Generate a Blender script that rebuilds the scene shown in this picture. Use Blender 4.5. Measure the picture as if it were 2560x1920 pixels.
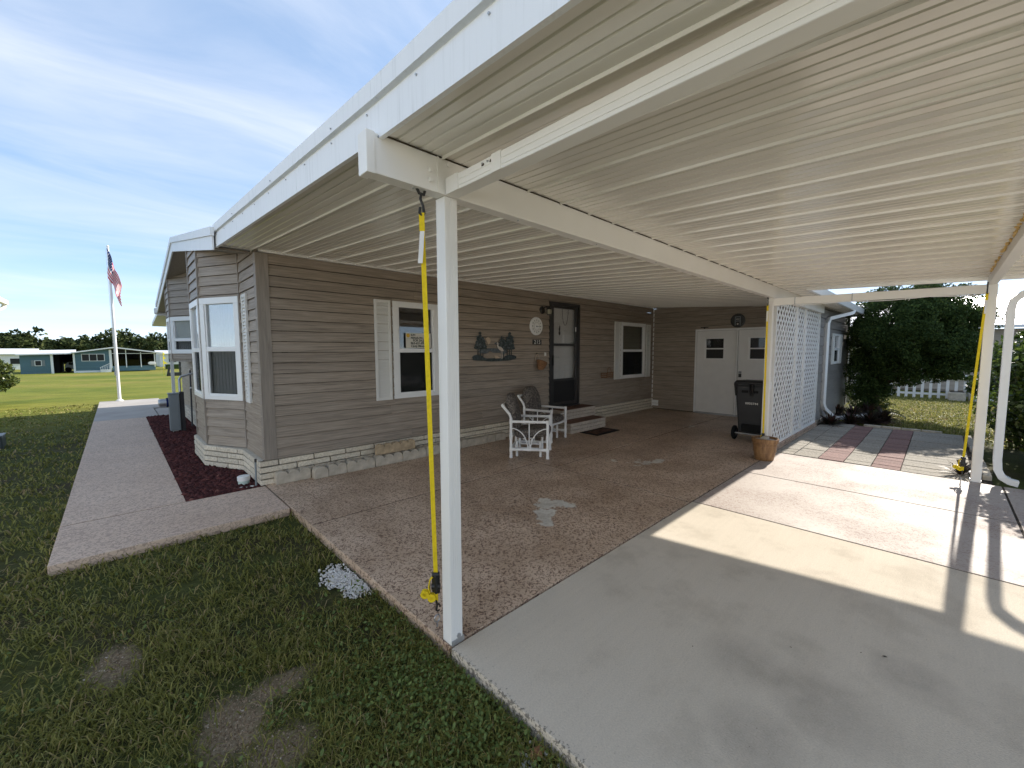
import bpy, bmesh, math, random
import numpy as np
from mathutils import Vector, Matrix
R = math.radians
rng = np.random.default_rng(7); rnd = random.Random(11)
S = bpy.context.scene
COL = S.collection
for o in list(bpy.data.objects): bpy.data.objects.remove(o)

# ------------------------------------------------------------------ camera
CAM = Vector((-1.211, -1.7577, 1.6))
cd = bpy.data.cameras.new('camera'); cam = bpy.data.objects.new('camera', cd); COL.objects.link(cam)
yaw, pitch, roll = R(46.1523), R(-4.5453), R(-0.1607)
fw = Vector((math.cos(yaw)*math.cos(pitch), math.sin(yaw)*math.cos(pitch), math.sin(pitch)))
rt = Vector((math.sin(yaw), -math.cos(yaw), 0)); up = rt.cross(fw)
r2 = rt*math.cos(roll)+up*math.sin(roll); u2 = -rt*math.sin(roll)+up*math.cos(roll)
cam.matrix_world = Matrix(((r2.x,u2.x,-fw.x,CAM.x),(r2.y,u2.y,-fw.y,CAM.y),(r2.z,u2.z,-fw.z,CAM.z),(0,0,0,1)))
cd.sensor_width = 36; cd.lens = 1029.16/2560*36; cd.clip_start = .02; cd.clip_end = 3000
S.camera = cam

# ------------------------------------------------------------------ sky, sun, exposure
SUN_EL, SUN_OFF = 30.2, 3.4
W = bpy.data.worlds.new('World'); S.world = W; W.use_nodes = True
nt = W.node_tree; nt.nodes.clear()
def N(t, nt=nt, **kw):
    n = nt.nodes.new(t)
    for k, v in kw.items(): setattr(n, k, v)
    return n
out = N('ShaderNodeOutputWorld'); bg = N('ShaderNodeBackground'); sky = N('ShaderNodeTexSky')
sky.sky_type = 'NISHITA'; sky.sun_disc = False; sky.sun_elevation = R(SUN_EL); sky.sun_rotation = R(90+SUN_OFF)
sky.air_density = .45; sky.dust_density = .05; sky.ozone_density = 1.5
tc = N('ShaderNodeTexCoord'); sep = N('ShaderNodeSeparateXYZ')
add = N('ShaderNodeMath', operation='ADD'); add.inputs[1].default_value = .22
dx = N('ShaderNodeMath', operation='DIVIDE'); dy = N('ShaderNodeMath', operation='DIVIDE')
cmb = N('ShaderNodeCombineXYZ'); mp = N('ShaderNodeMapping')
mp.inputs['Rotation'].default_value = (0, 0, R(-35)); mp.inputs['Scale'].default_value = (.62, 1.9, 1); mp.inputs['Location'].default_value = (3.1, 1.7, 0)
n1 = N('ShaderNodeTexNoise'); n1.inputs['Scale'].default_value = 1.6; n1.inputs['Detail'].default_value = 9; n1.inputs['Roughness'].default_value = .58; n1.inputs['Distortion'].default_value = .7
n2 = N('ShaderNodeTexNoise'); n2.inputs['Scale'].default_value = .42; n2.inputs['Detail'].default_value = 3
mul = N('ShaderNodeMath', operation='MULTIPLY')
rmp = N('ShaderNodeValToRGB'); rmp.color_ramp.elements[0].position = .13; rmp.color_ramp.elements[1].position = .45
rmp.color_ramp.elements[0].color = (0,0,0,1); rmp.color_ramp.elements[1].color = (.66,.66,.66,1)
mix = N('ShaderNodeMixRGB'); mix.inputs['Color2'].default_value = (1.75, 1.8, 1.92, 1)
L = nt.links.new
L(tc.outputs['Generated'], sep.inputs[0]); L(sep.outputs['Z'], add.inputs[0])
L(sep.outputs['X'], dx.inputs[0]); L(add.outputs[0], dx.inputs[1]); L(sep.outputs['Y'], dy.inputs[0]); L(add.outputs[0], dy.inputs[1])
L(dx.outputs[0], cmb.inputs[0]); L(dy.outputs[0], cmb.inputs[1]); L(cmb.outputs[0], mp.inputs[0])
L(mp.outputs[0], n1.inputs['Vector']); L(mp.outputs[0], n2.inputs['Vector'])
L(n1.outputs['Fac'], mul.inputs[0]); L(n2.outputs['Fac'], mul.inputs[1]); L(mul.outputs[0], rmp.inputs[0])
L(rmp.outputs[0], mix.inputs['Fac']); hs = N('ShaderNodeHueSaturation'); hs.inputs['Saturation'].default_value = 1.48; gm = N('ShaderNodeGamma'); gm.inputs['Gamma'].default_value = .45; L(sky.outputs[0], gm.inputs['Color']); L(gm.outputs[0], hs.inputs['Color']); L(hs.outputs[0], mix.inputs['Color1']); L(mix.outputs[0], bg.inputs['Color']); L(bg.outputs[0], out.inputs['Surface'])
bg.inputs['Strength'].default_value = .15
sd = bpy.data.lights.new('sun', 'SUN'); sd.energy = 2.0; sd.angle = R(.53); sd.color = (1, .94, .85)
sun = bpy.data.objects.new('sun', sd); COL.objects.link(sun)
ce = math.cos(R(SUN_EL))
sdir = Vector((-ce*math.cos(R(SUN_OFF)), ce*math.sin(R(SUN_OFF)), -math.sin(R(SUN_EL))))
sun.rotation_euler = sdir.to_track_quat('-Z', 'Y').to_euler(); sun.location = (30, -2, 20)
vs = S.view_settings; vs.view_transform = 'Standard'; vs.look = 'None'; vs.gamma = 1; vs.use_curve_mapping = False
vs.exposure = 2.1
S.cycles.max_bounces = 7; S.cycles.diffuse_bounces = 6; S.cycles.glossy_bounces = 3; S.cycles.transmission_bounces = 4; S.cycles.transparent_max_bounces = 8; S.cycles.caustics_reflective = False; S.cycles.caustics_refractive = False

# ------------------------------------------------------------------ materials
def material(name):
    m = bpy.data.materials.new(name); m.use_nodes = True
    t = m.node_tree; b = t.nodes['Principled BSDF']
    return m, t, b
def nd(t, kind, **kw):
    n = t.nodes.new(kind)
    for k, v in kw.items():
        if k.startswith('_'): setattr(n, k[1:], v)
        else: n.inputs[k.replace('_', ' ')].default_value = v
    return n
def coords(t, scale=(1,1,1), src='Object', rot=(0,0,0)):
    c = nd(t, 'ShaderNodeTexCoord'); m = nd(t, 'ShaderNodeMapping'); m.inputs['Scale'].default_value = scale; m.inputs['Rotation'].default_value = rot
    t.links.new(c.outputs[src], m.inputs[0]); return m.outputs[0]
def noise(t, v, scale, detail=4, rough=.55, dist=0):
    n = nd(t, 'ShaderNodeTexNoise', Scale=scale, Detail=detail, Roughness=rough, Distortion=dist); t.links.new(v, n.inputs['Vector']); return n.outputs['Fac']
def ramp(t, f, stops):
    r = nd(t, 'ShaderNodeValToRGB'); e = r.color_ramp.elements
    while len(e) < len(stops): e.new(.5)
    for i, (p, c) in enumerate(stops): e[i].position = p; e[i].color = (*c, 1) if len(c) == 3 else c
    t.links.new(f, r.inputs[0]); return r.outputs[0]
def mixc(t, fac, a, b, mode='MIX'):
    n = nd(t, 'ShaderNodeMixRGB', _blend_type=mode)
    for i, v in (('Fac', fac), ('Color1', a), ('Color2', b)):
        if isinstance(v, (int, float)): n.inputs[i].default_value = v
        elif isinstance(v, tuple): n.inputs[i].default_value = (*v, 1)
        else: t.links.new(v, n.inputs[i])
    return n.outputs[0]
def math_(t, op, a, b=0.0, clamp=False):
    n = nd(t, 'ShaderNodeMath', _operation=op, _use_clamp=clamp)
    for i, v in enumerate((a, b)):
        if isinstance(v, (int, float)): n.inputs[i].default_value = v
        else: t.links.new(v, n.inputs[i])
    return n.outputs[0]
def bump(t, b, h, strength=.3, dist=.01):
    n = nd(t, 'ShaderNodeBump', Strength=strength, Distance=dist); t.links.new(h, n.inputs['Height']); t.links.new(n.outputs[0], b.inputs['Normal'])
def setc(t, b, c):
    if isinstance(c, tuple): b.inputs['Base Color'].default_value = (*c, 1)
    else: t.links.new(c, b.inputs['Base Color'])
def plain(name, c, rough=.5, spec=.5, metal=0, var=.12, nscale=6, bmp=0, bscale=80):
    m, t, b = material(name); v = coords(t)
    f = noise(t, v, nscale, 5)
    d = tuple(x*(1-var) for x in c); e = tuple(min(1, x*(1+var)) for x in c)
    setc(t, b, ramp(t, f, [(.3, d), (.7, e)]))
    b.inputs['Roughness'].default_value = rough; b.inputs['Specular IOR Level'].default_value = spec; b.inputs['Metallic'].default_value = metal
    if bmp: bump(t, b, noise(t, v, bscale, 3), bmp, .004)
    return m
M = {}
def siding(name, light, dark, vert=False):
    m, t, b = material(name)
    v = coords(t, (30,30,1.6) if vert else (1.3,1.3,42))
    oi = nd(t, 'ShaderNodeObjectInfo'); va = nd(t, 'ShaderNodeVectorMath', _operation='ADD')
    t.links.new(v, va.inputs[0]); t.links.new(math_(t, 'MULTIPLY', oi.outputs['Random'], 30.0), va.inputs[1])
    f = noise(t, va.outputs[0], 1.6, 8, .62, .6)
    c = ramp(t, f, [(.28, dark), (.5, tuple(a*.5+b_*.5 for a, b_ in zip(light, dark))), (.74, light)])
    h = nd(t, 'ShaderNodeHueSaturation'); t.links.new(c, h.inputs['Color'])
    t.links.new(math_(t, 'ADD', math_(t, 'MULTIPLY', oi.outputs['Random'], .14), .93), h.inputs['Value'])
    t.links.new(h.outputs[0], b.inputs['Base Color'])
    b.inputs['Roughness'].default_value = .5; b.inputs['Specular IOR Level'].default_value = .35
    bump(t, b, f, .25, .003); return m
M['siding'] = siding('vinyl_siding', (.43,.36,.285), (.175,.14,.107))
M['trim'] = siding('vinyl_corner_trim', (.34,.295,.245), (.20,.17,.14), True)
M['blue_siding'] = siding('blue_siding', (.10,.18,.215), (.075,.145,.175))
M['beige_siding'] = siding('beige_siding', (.42,.36,.29), (.34,.29,.23))
M['shed_siding'] = siding('shed_siding', (.27,.255,.235), (.18,.168,.155))
M['white'] = plain('white_vinyl', (.78,.78,.76), .38, .4, var=.03)
M['window_white'] = plain('white_window_frame', (.80,.80,.78), .33, .5, var=.02)
M['door_white'] = plain('painted_door', (.74,.73,.70), .45, .4, var=.03)
M['shutter'] = plain('white_shutter', (.70,.69,.65), .45, .4, var=.03)
M['black'] = plain('black_metal', (.018,.017,.016), .4, .5)
M['dark_frame'] = plain('dark_bronze_frame', (.028,.025,.024), .38, .5, var=.2)
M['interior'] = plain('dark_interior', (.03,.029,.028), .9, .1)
M['curtain'] = plain('sky_pale_curtain', (.72,.80,.78), .9, .1, var=.05)  # cloth paled further; its tint stands in for sky reflected in the panes
M['blind'] = plain('olive_blind', (.13,.13,.09), .8, .2, var=.08)
M['screen'] = plain('grey_blind', (.72,.74,.71), .8, .2, var=.06)
M['galv'] = plain('galvanised_steel', (.45,.46,.47), .35, .5, .7, var=.1)
M['grey_box'] = plain('grey_enamel', (.19,.215,.225), .45, .4, var=.06)
M['pvc'] = plain('white_pvc', (.80,.79,.76), .35, .5, var=.02)
M['paleblue'] = plain('pale_green_pvc', (.55,.66,.60), .4)
M['yellow'] = plain('yellow_webbing', (.74,.55,.02), .75, .2, var=.1, nscale=60, bmp=.4, bscale=300)
M['yellow_flag'] = plain('yellow_cloth', (.75,.65,.06), .8, .1)
M['label'] = plain('white_label', (.75,.74,.70), .6, .2, var=.05)
M['bin'] = plain('black_bin_plastic', (.022,.022,.023), .42, .5, var=.25, nscale=3, bmp=.2, bscale=200)
M['tire'] = plain('black_rubber', (.012,.012,.012), .8, .2)
M['bulk_stone'] = plain('grey_concrete_edger', (.47,.42,.34), .92, .2, var=.22, nscale=9, bmp=.6, bscale=90)
M['tan_stone'] = plain('tan_concrete_edger', (.44,.34,.22), .92, .2, var=.25, nscale=14, bmp=.7, bscale=110)
M['soil'] = plain('dark_soil', (.055,.045,.036), .95, .1, var=.4, nscale=12, bmp=.8, bscale=60)
M['sand'] = None
M['pot'] = None
M['soilgrey'] = plain('grey_potting_soil', (.33,.32,.30), .95, .1, var=.35, nscale=40, bmp=.8, bscale=120)
M['roofmetal'] = plain('white_metal_roof', (.72,.73,.73), .4, .4, var=.05)
M['shingle'] = plain('grey_shingle', (.12,.115,.11), .9, .2, var=.3, nscale=20)
M['wood_board'] = plain('weathered_base_board', (.34,.25,.19), .85, .2, var=.3, nscale=9)
M['foam'] = plain('yellow_foam', (.70,.50,.20), .85, .2, var=.2, nscale=30, bmp=.8, bscale=60)
M['caulk'] = plain('mildewed_caulk', (.07,.055,.04), .9, .1, var=.5, nscale=40, bmp=.8, bscale=120)
M['bark'] = plain('bark', (.075,.055,.042), .95, .1, var=.4, nscale=16, bmp=.9, bscale=40)
M['brass'] = plain('lantern_glass', (.45,.42,.30), .25, .5)
M['basket'] = plain('wicker', (.23,.12,.06), .8, .2, var=.4, nscale=40, bmp=.7, bscale=90)
M['artgreen'] = plain('painted_dark_metal', (.055,.07,.07), .5, .4, .3, var=.5, nscale=25)
M['artgrey'] = plain('painted_blue_grey_metal', (.12,.135,.14), .5, .4, .2, var=.4, nscale=25)
M['moon'] = plain('tan_metal', (.52,.40,.28), .5, .4, var=.1)
M['bird'] = plain('pinkish_white_metal', (.60,.54,.47), .5, .4, var=.1)
M['mat'] = plain('brown_mat', (.10,.06,.045), .95, .1, var=.6, nscale=14)
M['red'] = plain('red_cloth', (.55,.015,.03), .85, .1); M['navy'] = plain('navy_cloth', (.02,.03,.10), .85, .1); M['wcloth'] = plain('white_cloth', (.74,.72,.72), .85, .1)
M['sign'] = plain('sign_board', (.66,.63,.55), .6, .2, var=.04); M['ink'] = plain('dark_green_ink', (.03,.04,.035), .7, .2); M['gold'] = plain('sun_logo', (.62,.38,.05), .6, .2)
M['numeral'] = plain('white_numeral', (.72,.70,.64), .5, .3)
M['kick'] = plain('dark_kick_panel', (.012,.011,.011), .5, .4)
M['tile_red'] = None

def brickmat(name, a, b_, rough=.9, strength=.8):
    m, t, b = material(name); v = coords(t)
    oi = nd(t, 'ShaderNodeObjectInfo')
    f = noise(t, v, 38, 6, .7); c = ramp(t, f, [(.33, b_), (.6, a)])
    h = nd(t, 'ShaderNodeHueSaturation'); t.links.new(c, h.inputs['Color'])
    t.links.new(math_(t, 'ADD', math_(t, 'MULTIPLY', oi.outputs['Random'], .2), .9), h.inputs['Value'])
    t.links.new(h.outputs[0], b.inputs['Base Color']); b.inputs['Roughness'].default_value = rough; b.inputs['Specular IOR Level'].default_value = .25
    bump(t, b, f, strength, .012); return m
M['brick'] = brickmat('cream_split_brick', (.74,.67,.54), (.50,.43,.325))
M['mortar'] = plain('mortar', (.11,.10,.085), .95, .1, var=.2, nscale=30)
M['step_brick'] = brickmat('white_step_brick', (.56,.49,.40), (.40,.33,.27), .85, .4)
M['tread'] = brickmat('brown_tread', (.22,.125,.085), (.15,.085,.06), .7, .3)
M['paver_grey'] = brickmat('grey_paver', (.37,.335,.28), (.19,.17,.14), .9, .4)
M['paver_red'] = brickmat('red_paver', (.27,.165,.145), (.16,.10,.088), .9, .4)

def floor_mats():
    # painted, flecked carport floor with worn patches
    m, t, b = material('painted_flecked_concrete'); v = coords(t)
    f = noise(t, v, 40, 1.5, .5, .8)
    d = math_(t, 'ABSOLUTE', math_(t, 'SUBTRACT', f, .5))
    g = noise(t, v, 46, 1.5, .5, .3)
    worm = ramp(t, d, [(.045, (1,1,1)), (.065, (0,0,0))])
    gate = ramp(t, g, [(.44, (0,0,0)), (.49, (1,1,1))])
    fle = mixc(t, 1.0, worm, gate, 'MULTIPLY')
    big = noise(t, v, .9, 4)
    base = ramp(t, big, [(.3, (.58,.435,.315)), (.7, (.68,.525,.39))])
    dark = ramp(t, big, [(.3, (.17,.10,.068)), (.7, (.21,.13,.09))])
    c = mixc(t, fle, base, dark)
    sx = nd(t, 'ShaderNodeSeparateXYZ'); t.links.new(v, sx.inputs[0])
    wn = noise(t, v, 9, 6, .65); fine = noise(t, v, 34, 3, .6)
    def blob(cx, cy, rx, ry, lo=.55):
        a = math_(t, 'DIVIDE', math_(t, 'SUBTRACT', sx.outputs['X'], cx), rx); e = math_(t, 'DIVIDE', math_(t, 'SUBTRACT', sx.outputs['Y'], cy), ry)
        q = math_(t, 'ADD', math_(t, 'MULTIPLY', a, a), math_(t, 'MULTIPLY', e, e))
        s = math_(t, 'SUBTRACT', math_(t, 'MULTIPLY', wn, 2.6), math_(t, 'ADD', q, lo))
        s = math_(t, 'ADD', s, math_(t, 'MULTIPLY', math_(t, 'SUBTRACT', fine, .5), .4))
        return ramp(t, s, [(.10, (0,0,0)), (.16, (1,1,1))])
    w = None
    for a in ((1.60,.71,.11,.11,.75), (1.70,.80,.13,.13,.75), (1.80,.90,.15,.15,.75), (1.90,1.0,.17,.15,.75), (2.0,1.07,.18,.15,.75), (2.07,.98,.14,.18,.75), (2.11,.87,.11,.14,.75), (4.15,1.15,.34,.25,1.05), (4.4,1.02,.2,.1,.8), (7.5,1.85,.6,.3,1.25), (3.95,1.5,.2,.1,1.0)):
        w = blob(*a) if w is None else mixc(t, 1.0, w, blob(*a), 'LIGHTEN')
    worn = ramp(t, fine, [(.3, (.60,.57,.49)), (.6, (.76,.74,.66))])
    c = mixc(t, w, c, worn)
    dirt = ramp(t, noise(t, v, 1.7, 6, .65), [(.35, (.72,.68,.64)), (.62, (1,1,1))])
    c = mixc(t, 1.0, c, dirt, 'MULTIPLY')
    setc(t, b, c); b.inputs['Specular IOR Level'].default_value = .5
    t.links.new(ramp(t, big, [(.3, (.36,.36,.36)), (.7, (.55,.55,.55))]), b.inputs['Roughness'])
    bump(t, b, mixc(t, .5, fle, fine), .25, .003); M['floor'] = m
    # flecked floor next to it, greyer with fainter flecks
    m, t, b = material('pale_flecked_concrete'); v = coords(t)
    f = noise(t, v, 27, 1.5, .5, .8); d = math_(t, 'ABSOLUTE', math_(t, 'SUBTRACT', f, .5))
    worm = ramp(t, d, [(.02, (1,1,1)), (.045, (0,0,0))])
    big = noise(t, v, 1.1, 5, .6)
    c = mixc(t, math_(t, 'MULTIPLY', worm, ramp(t, big, [(.4, (.35,.35,.35)), (.65, (.85,.85,.85))])), ramp(t, big, [(.3, (.44,.385,.335)), (.7, (.38,.32,.275))]), (.24,.165,.14))
    setc(t, b, c); t.links.new(ramp(t, big, [(.35, (.56,.56,.56)), (.7, (.76,.76,.76))]), b.inputs['Roughness']); b.inputs['Specular IOR Level'].default_value = .17
    bump(t, b, noise(t, v, 150, 3), .25, .003); M['floor_pale'] = m
    # plain broom-finished concrete
    m, t, b = material('driveway_concrete'); v = coords(t)
    big = noise(t, v, .8, 6, .62); fine = noise(t, v, 130, 3, .6); mid = noise(t, v, 3.2, 5, .6)
    c = ramp(t, big, [(.3, (.56,.495,.40)), (.7, (.63,.56,.46))])
    pit = ramp(t, noise(t, v, 75, 5, .75), [(.60, (0,0,0)), (.68, (1,1,1))])
    st = ramp(t, mid, [(.34, (.70,.68,.66)), (.5, (1,1,1))]); c = mixc(t, .38, c, st, 'MULTIPLY')
    tw = noise(t, coords(t, (1.2, 22, 1), rot=(0,0,.5)), 1.5, 5, .65); c = mixc(t, .10, c, ramp(t, tw, [(.35, (.72,.71,.70)), (.65, (1.08,1.08,1.07))]), 'MULTIPLY')
    c = mixc(t, .5, c, ramp(t, fine, [(.3, (.72,.72,.72)), (.7, (1.1,1.1,1.08))]), 'MULTIPLY')
    c = mixc(t, math_(t, 'MULTIPLY', pit, .35), c, (.22,.19,.155))
    sp = nd(t, 'ShaderNodeTexVoronoi', Scale=24.0); t.links.new(v, sp.inputs['Vector'])
    sp2 = ramp(t, sp.outputs['Distance'], [(.035, (1,1,1)), (.06, (0,0,0))]); gt = ramp(t, noise(t, v, 1.9, 2), [(.6, (0,0,0)), (.66, (1,1,1))])
    c = mixc(t, mixc(t, 1.0, sp2, gt, 'MULTIPLY'), c, (.10,.08,.06))
    sx = nd(t, 'ShaderNodeSeparateXYZ'); t.links.new(v, sx.inputs[0]); wn = noise(t, v, 9, 5, .65)
    edge = math_(t, 'SUBTRACT', math_(t, 'MULTIPLY', noise(t, v, 60, 4, .7), .22), math_(t, 'ADD', sx.outputs['X'], .058))
    c = mixc(t, ramp(t, edge, [(.04, (0,0,0)), (.055, (.75,.75,.75))]), c, (.055,.05,.048))
    def oil(cx, cy, r):
        a = math_(t, 'DIVIDE', math_(t, 'SUBTRACT', sx.outputs['X'], cx), r); e = math_(t, 'DIVIDE', math_(t, 'SUBTRACT', sx.outputs['Y'], cy), r)
        q = math_(t, 'ADD', math_(t, 'MULTIPLY', a, a), math_(t, 'MULTIPLY', e, e))
        return math_(t, 'MULTIPLY', math_(t, 'SUBTRACT', 1.0, q, True), math_(t, 'MULTIPLY', wn, .5))
    for o_ in ((1.06,-1.12,.22), (1.0,-1.5,.26), (.62,-1.3,.2), (1.5,-1.75,.2)): c = mixc(t, oil(*o_), c, (.17,.145,.125))
    setc(t, b, c); b.inputs['Roughness'].default_value = .92; b.inputs['Specular IOR Level'].default_value = .12
    bump(t, b, fine, .35, .004); M['concrete'] = m
    # pinkish walkway
    m, t, b = material('pink_walkway_concrete'); v = coords(t)
    big = noise(t, v, 1.0, 5, .6); f = noise(t, v, 27, 1.5, .5, .8); d = math_(t, 'ABSOLUTE', math_(t, 'SUBTRACT', f, .5))
    worm = ramp(t, d, [(.03, (1,1,1)), (.07, (0,0,0))])
    c = mixc(t, math_(t, 'MULTIPLY', worm, .55), ramp(t, big, [(.3, (.58,.43,.315)), (.7, (.67,.515,.39))]), (.24,.165,.14))
    setc(t, b, c); b.inputs['Roughness'].default_value = .75; bump(t, b, noise(t, v, 120, 3), .3, .003); M['walk'] = m
    m, t, b = material('grey_walk_concrete'); v = coords(t)
    setc(t, b, ramp(t, noise(t, v, 1.6, 6, .6), [(.3, (.33,.30,.27)), (.7, (.43,.40,.365))])); b.inputs['Roughness'].default_value = .85; bump(t, b, noise(t, v, 120, 3), .3, .003); M['walk_grey'] = m
floor_mats()
SOIL = [(-1.31,1.22,.12,.22), (-.93,.36,.15,.22), (-.70,.47,.18,.09), (-.80,.08,.15,.14), (-2.3,2.1,.16,.09)]
THIN = [(-.95,1.85,.3,.2), (-.72,1.0,.16,.2), (-.42,1.9,.35,.25), (-.10,2.4,.12,.4), (-1.75,1.45,.2,.12), (-.3,.5,.2,.2)]
def ground_mat():
    m, t, b = material('lawn_ground'); v = coords(t)
    a = noise(t, v, 1.4, 6, .65); f = noise(t, v, 40, 5, .7); far = noise(t, v, .11, 4, .6)
    c = ramp(t, a, [(.32, (.075,.06,.036)), (.5, (.075,.08,.028)), (.68, (.085,.105,.03))])
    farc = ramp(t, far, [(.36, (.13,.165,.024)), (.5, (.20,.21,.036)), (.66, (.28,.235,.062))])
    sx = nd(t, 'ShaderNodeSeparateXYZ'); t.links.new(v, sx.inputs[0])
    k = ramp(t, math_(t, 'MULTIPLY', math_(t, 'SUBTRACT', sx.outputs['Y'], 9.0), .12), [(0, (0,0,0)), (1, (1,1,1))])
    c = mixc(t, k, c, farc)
    c = mixc(t, 1.0, c, ramp(t, f, [(.3, (.55,.55,.55)), (.7, (1.25,1.25,1.25))]), 'MULTIPLY')
    c = mixc(t, .8, c, ramp(t, noise(t, coords(t, (1,2.2,1)), .9, 8, .72), [(.32, (.55,.6,.5)), (.55, (1,1,1)), (.7, (1.25,1.2,1.1))]), 'MULTIPLY')
    wn = noise(t, v, 13, 8, .72); msk = None; fs = noise(t, v, 48, 9, .78)
    for (cx, cy, rx, ry) in SOIL:
        a = math_(t, 'DIVIDE', math_(t, 'SUBTRACT', sx.outputs['X'], cx), rx); e = math_(t, 'DIVIDE', math_(t, 'SUBTRACT', sx.outputs['Y'], cy), ry)
        q = math_(t, 'SUBTRACT', math_(t, 'MULTIPLY', wn, 2.4), math_(t, 'ADD', math_(t, 'MULTIPLY', a, a), math_(t, 'MULTIPLY', e, e)))
        q = ramp(t, q, [(.0, (0,0,0)), (1.0, (.8,.8,.8))]); msk = q if msk is None else mixc(t, 1.0, msk, q, 'LIGHTEN')
    c = mixc(t, msk, c, ramp(t, fs, [(.3, (.13,.095,.06)), (.5, (.30,.23,.155)), (.68, (.47,.38,.27))]))
    setc(t, b, c); b.inputs['Roughness'].default_value = .95; b.inputs['Specular IOR Level'].default_value = .1
    bump(t, b, fs, .5, .025); M['lawn'] = m
    m, t, b = material('bare_sandy_soil'); v = coords(t)
    f = noise(t, v, 14, 8, .7); setc(t, b, ramp(t, f, [(.3, (.085,.07,.058)), (.55, (.17,.145,.125)), (.7, (.24,.21,.185))])); b.inputs['Roughness'].default_value = .95
    bump(t, b, noise(t, v, 60, 6, .7), .9, .02); M['sand'] = m
ground_mat()
def island(name, stops, rough=.8, spec=.2, trans=0, bmp=0, bs=60):
    m, t, b = material(name); g = nd(t, 'ShaderNodeNewGeometry')
    setc(t, b, ramp(t, g.outputs['Random Per Island'], stops)); b.inputs['Roughness'].default_value = rough; b.inputs['Specular IOR Level'].default_value = spec
    if trans:
        tr = nd(t, 'ShaderNodeBsdfTranslucent'); mx = nd(t, 'ShaderNodeMixShader', Fac=trans); o = t.nodes['Material Output']
        t.links.new(ramp(t, g.outputs['Random Per Island'], [(p, tuple(min(1, x*1.5) for x in c)) for p, c in stops]), tr.inputs['Color'])
        t.links.new(b.outputs[0], mx.inputs[1]); t.links.new(tr.outputs[0], mx.inputs[2]); t.links.new(mx.outputs[0], o.inputs['Surface'])
    if bmp: bump(t, b, noise(t, coords(t), bs, 4, .7), bmp, .01)
    return m
M['grass'] = island('grass_blades', [(0, (.11,.12,.024)), (.5, (.21,.21,.048)), (.88, (.30,.28,.085)), (.95, (.34,.26,.12)), (1, (.40,.30,.16))], .6, .25, .3)
M['weed'] = island('weed_leaves', [(0, (.075,.115,.026)), (1, (.15,.20,.052))], .55, .3, .2)
M['lava'] = island('red_lava_rock', [(0, (.045,.018,.018)), (.6, (.085,.030,.028)), (.97, (.13,.045,.04)), (1, (.22,.10,.08))], .95, .15, 0, .9, 70)
M['pebble'] = island('white_pebbles', [(0, (.50,.47,.43)), (1, (.80,.79,.76))], .7, .3)
M['grit'] = island('soil_grit', [(0, (.15,.105,.065)), (.8, (.31,.235,.16)), (.98, (.42,.34,.25)), (1, (.6,.54,.46))], .95, .1)
M['juniper'] = island('juniper_foliage', [(0, (.022,.042,.012)), (.7, (.05,.08,.02)), (1, (.095,.13,.032))], .7, .15, .15)
M['shrub'] = island('shrub_leaves', [(0, (.022,.042,.010)), (.6, (.045,.078,.015)), (1, (.11,.15,.026))], .35, .5, .3)
M['shrub2'] = island('glossy_shrub_leaves', [(0, (.03,.05,.012)), (.7, (.07,.10,.02)), (1, (.16,.17,.05))], .3, .5, .2)
M['woods'] = island('far_tree_leaves', [(0, (.018,.03,.012)), (.6, (.045,.06,.02)), (1, (.085,.095,.032))], .85, .1, .1)
M['palm'] = island('palm_fronds', [(0, (.03,.05,.012)), (.9, (.06,.085,.02)), (.95, (.22,.15,.03)), (1, (.35,.24,.05))], .5, .3, .25)
M['cordy'] = island('dark_spiky_leaves', [(0, (.02,.022,.012)), (.6, (.045,.032,.022)), (1, (.11,.045,.04))], .5, .3, .1)

def alu():
    m, t, b = material('white_enamelled_aluminium'); v = coords(t, (1,1,1))
    big = noise(t, v, .7, 4); st = noise(t, coords(t, (9, .5, 1)), 1.5, 5, .6)
    c = ramp(t, big, [(.3, (.81,.775,.71)), (.7, (.86,.83,.77))])
    c = mixc(t, .35, c, ramp(t, st, [(.3, (.86,.85,.83)), (.7, (1,1,1))]), 'MULTIPLY')
    setc(t, b, c); b.inputs['Specular IOR Level'].default_value = .8
    t.links.new(ramp(t, st, [(.3, (.09,.09,.09)), (.7, (.19,.19,.19))]), b.inputs['Roughness'])
    bump(t, b, noise(t, coords(t, (5, .5, 1)), 2.0, 2), .10, .01); M['pan'] = m
    m, t, b = material('white_beam_paint'); v = coords(t)
    f = noise(t, v, 26, 7, .7); g = noise(t, v, 1.6, 3)
    sp = mixc(t, 1.0, ramp(t, f, [(.70, (0,0,0)), (.76, (1,1,1))]), ramp(t, g, [(.45, (0,0,0)), (.6, (1,1,1))]), 'MULTIPLY')
    c = mixc(t, sp, ramp(t, g, [(.3, (.79,.775,.73)), (.7, (.85,.835,.80))]), (.30,.28,.24))
    setc(t, b, c); b.inputs['Roughness'].default_value = .42; b.inputs['Specular IOR Level'].default_value = .4; M['beam'] = m
    # fascia with vertical rain streaks
    m, t, b = material('streaked_white_fascia'); v = coords(t, (30, 30, 1.2))
    f = noise(t, v, 1.4, 6, .7); g = noise(t, coords(t), 2.2, 3)
    s = mixc(t, 1.0, ramp(t, f, [(.52, (0,0,0)), (.68, (1,1,1))]), ramp(t, g, [(.35, (.1,.1,.1)), (.65, (.8,.8,.8))]), 'MULTIPLY')
    c = mixc(t, s, (.80,.81,.81), (.60,.61,.60)); setc(t, b, c); b.inputs['Roughness'].default_value = .45; M['fascia'] = m
alu()
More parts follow.
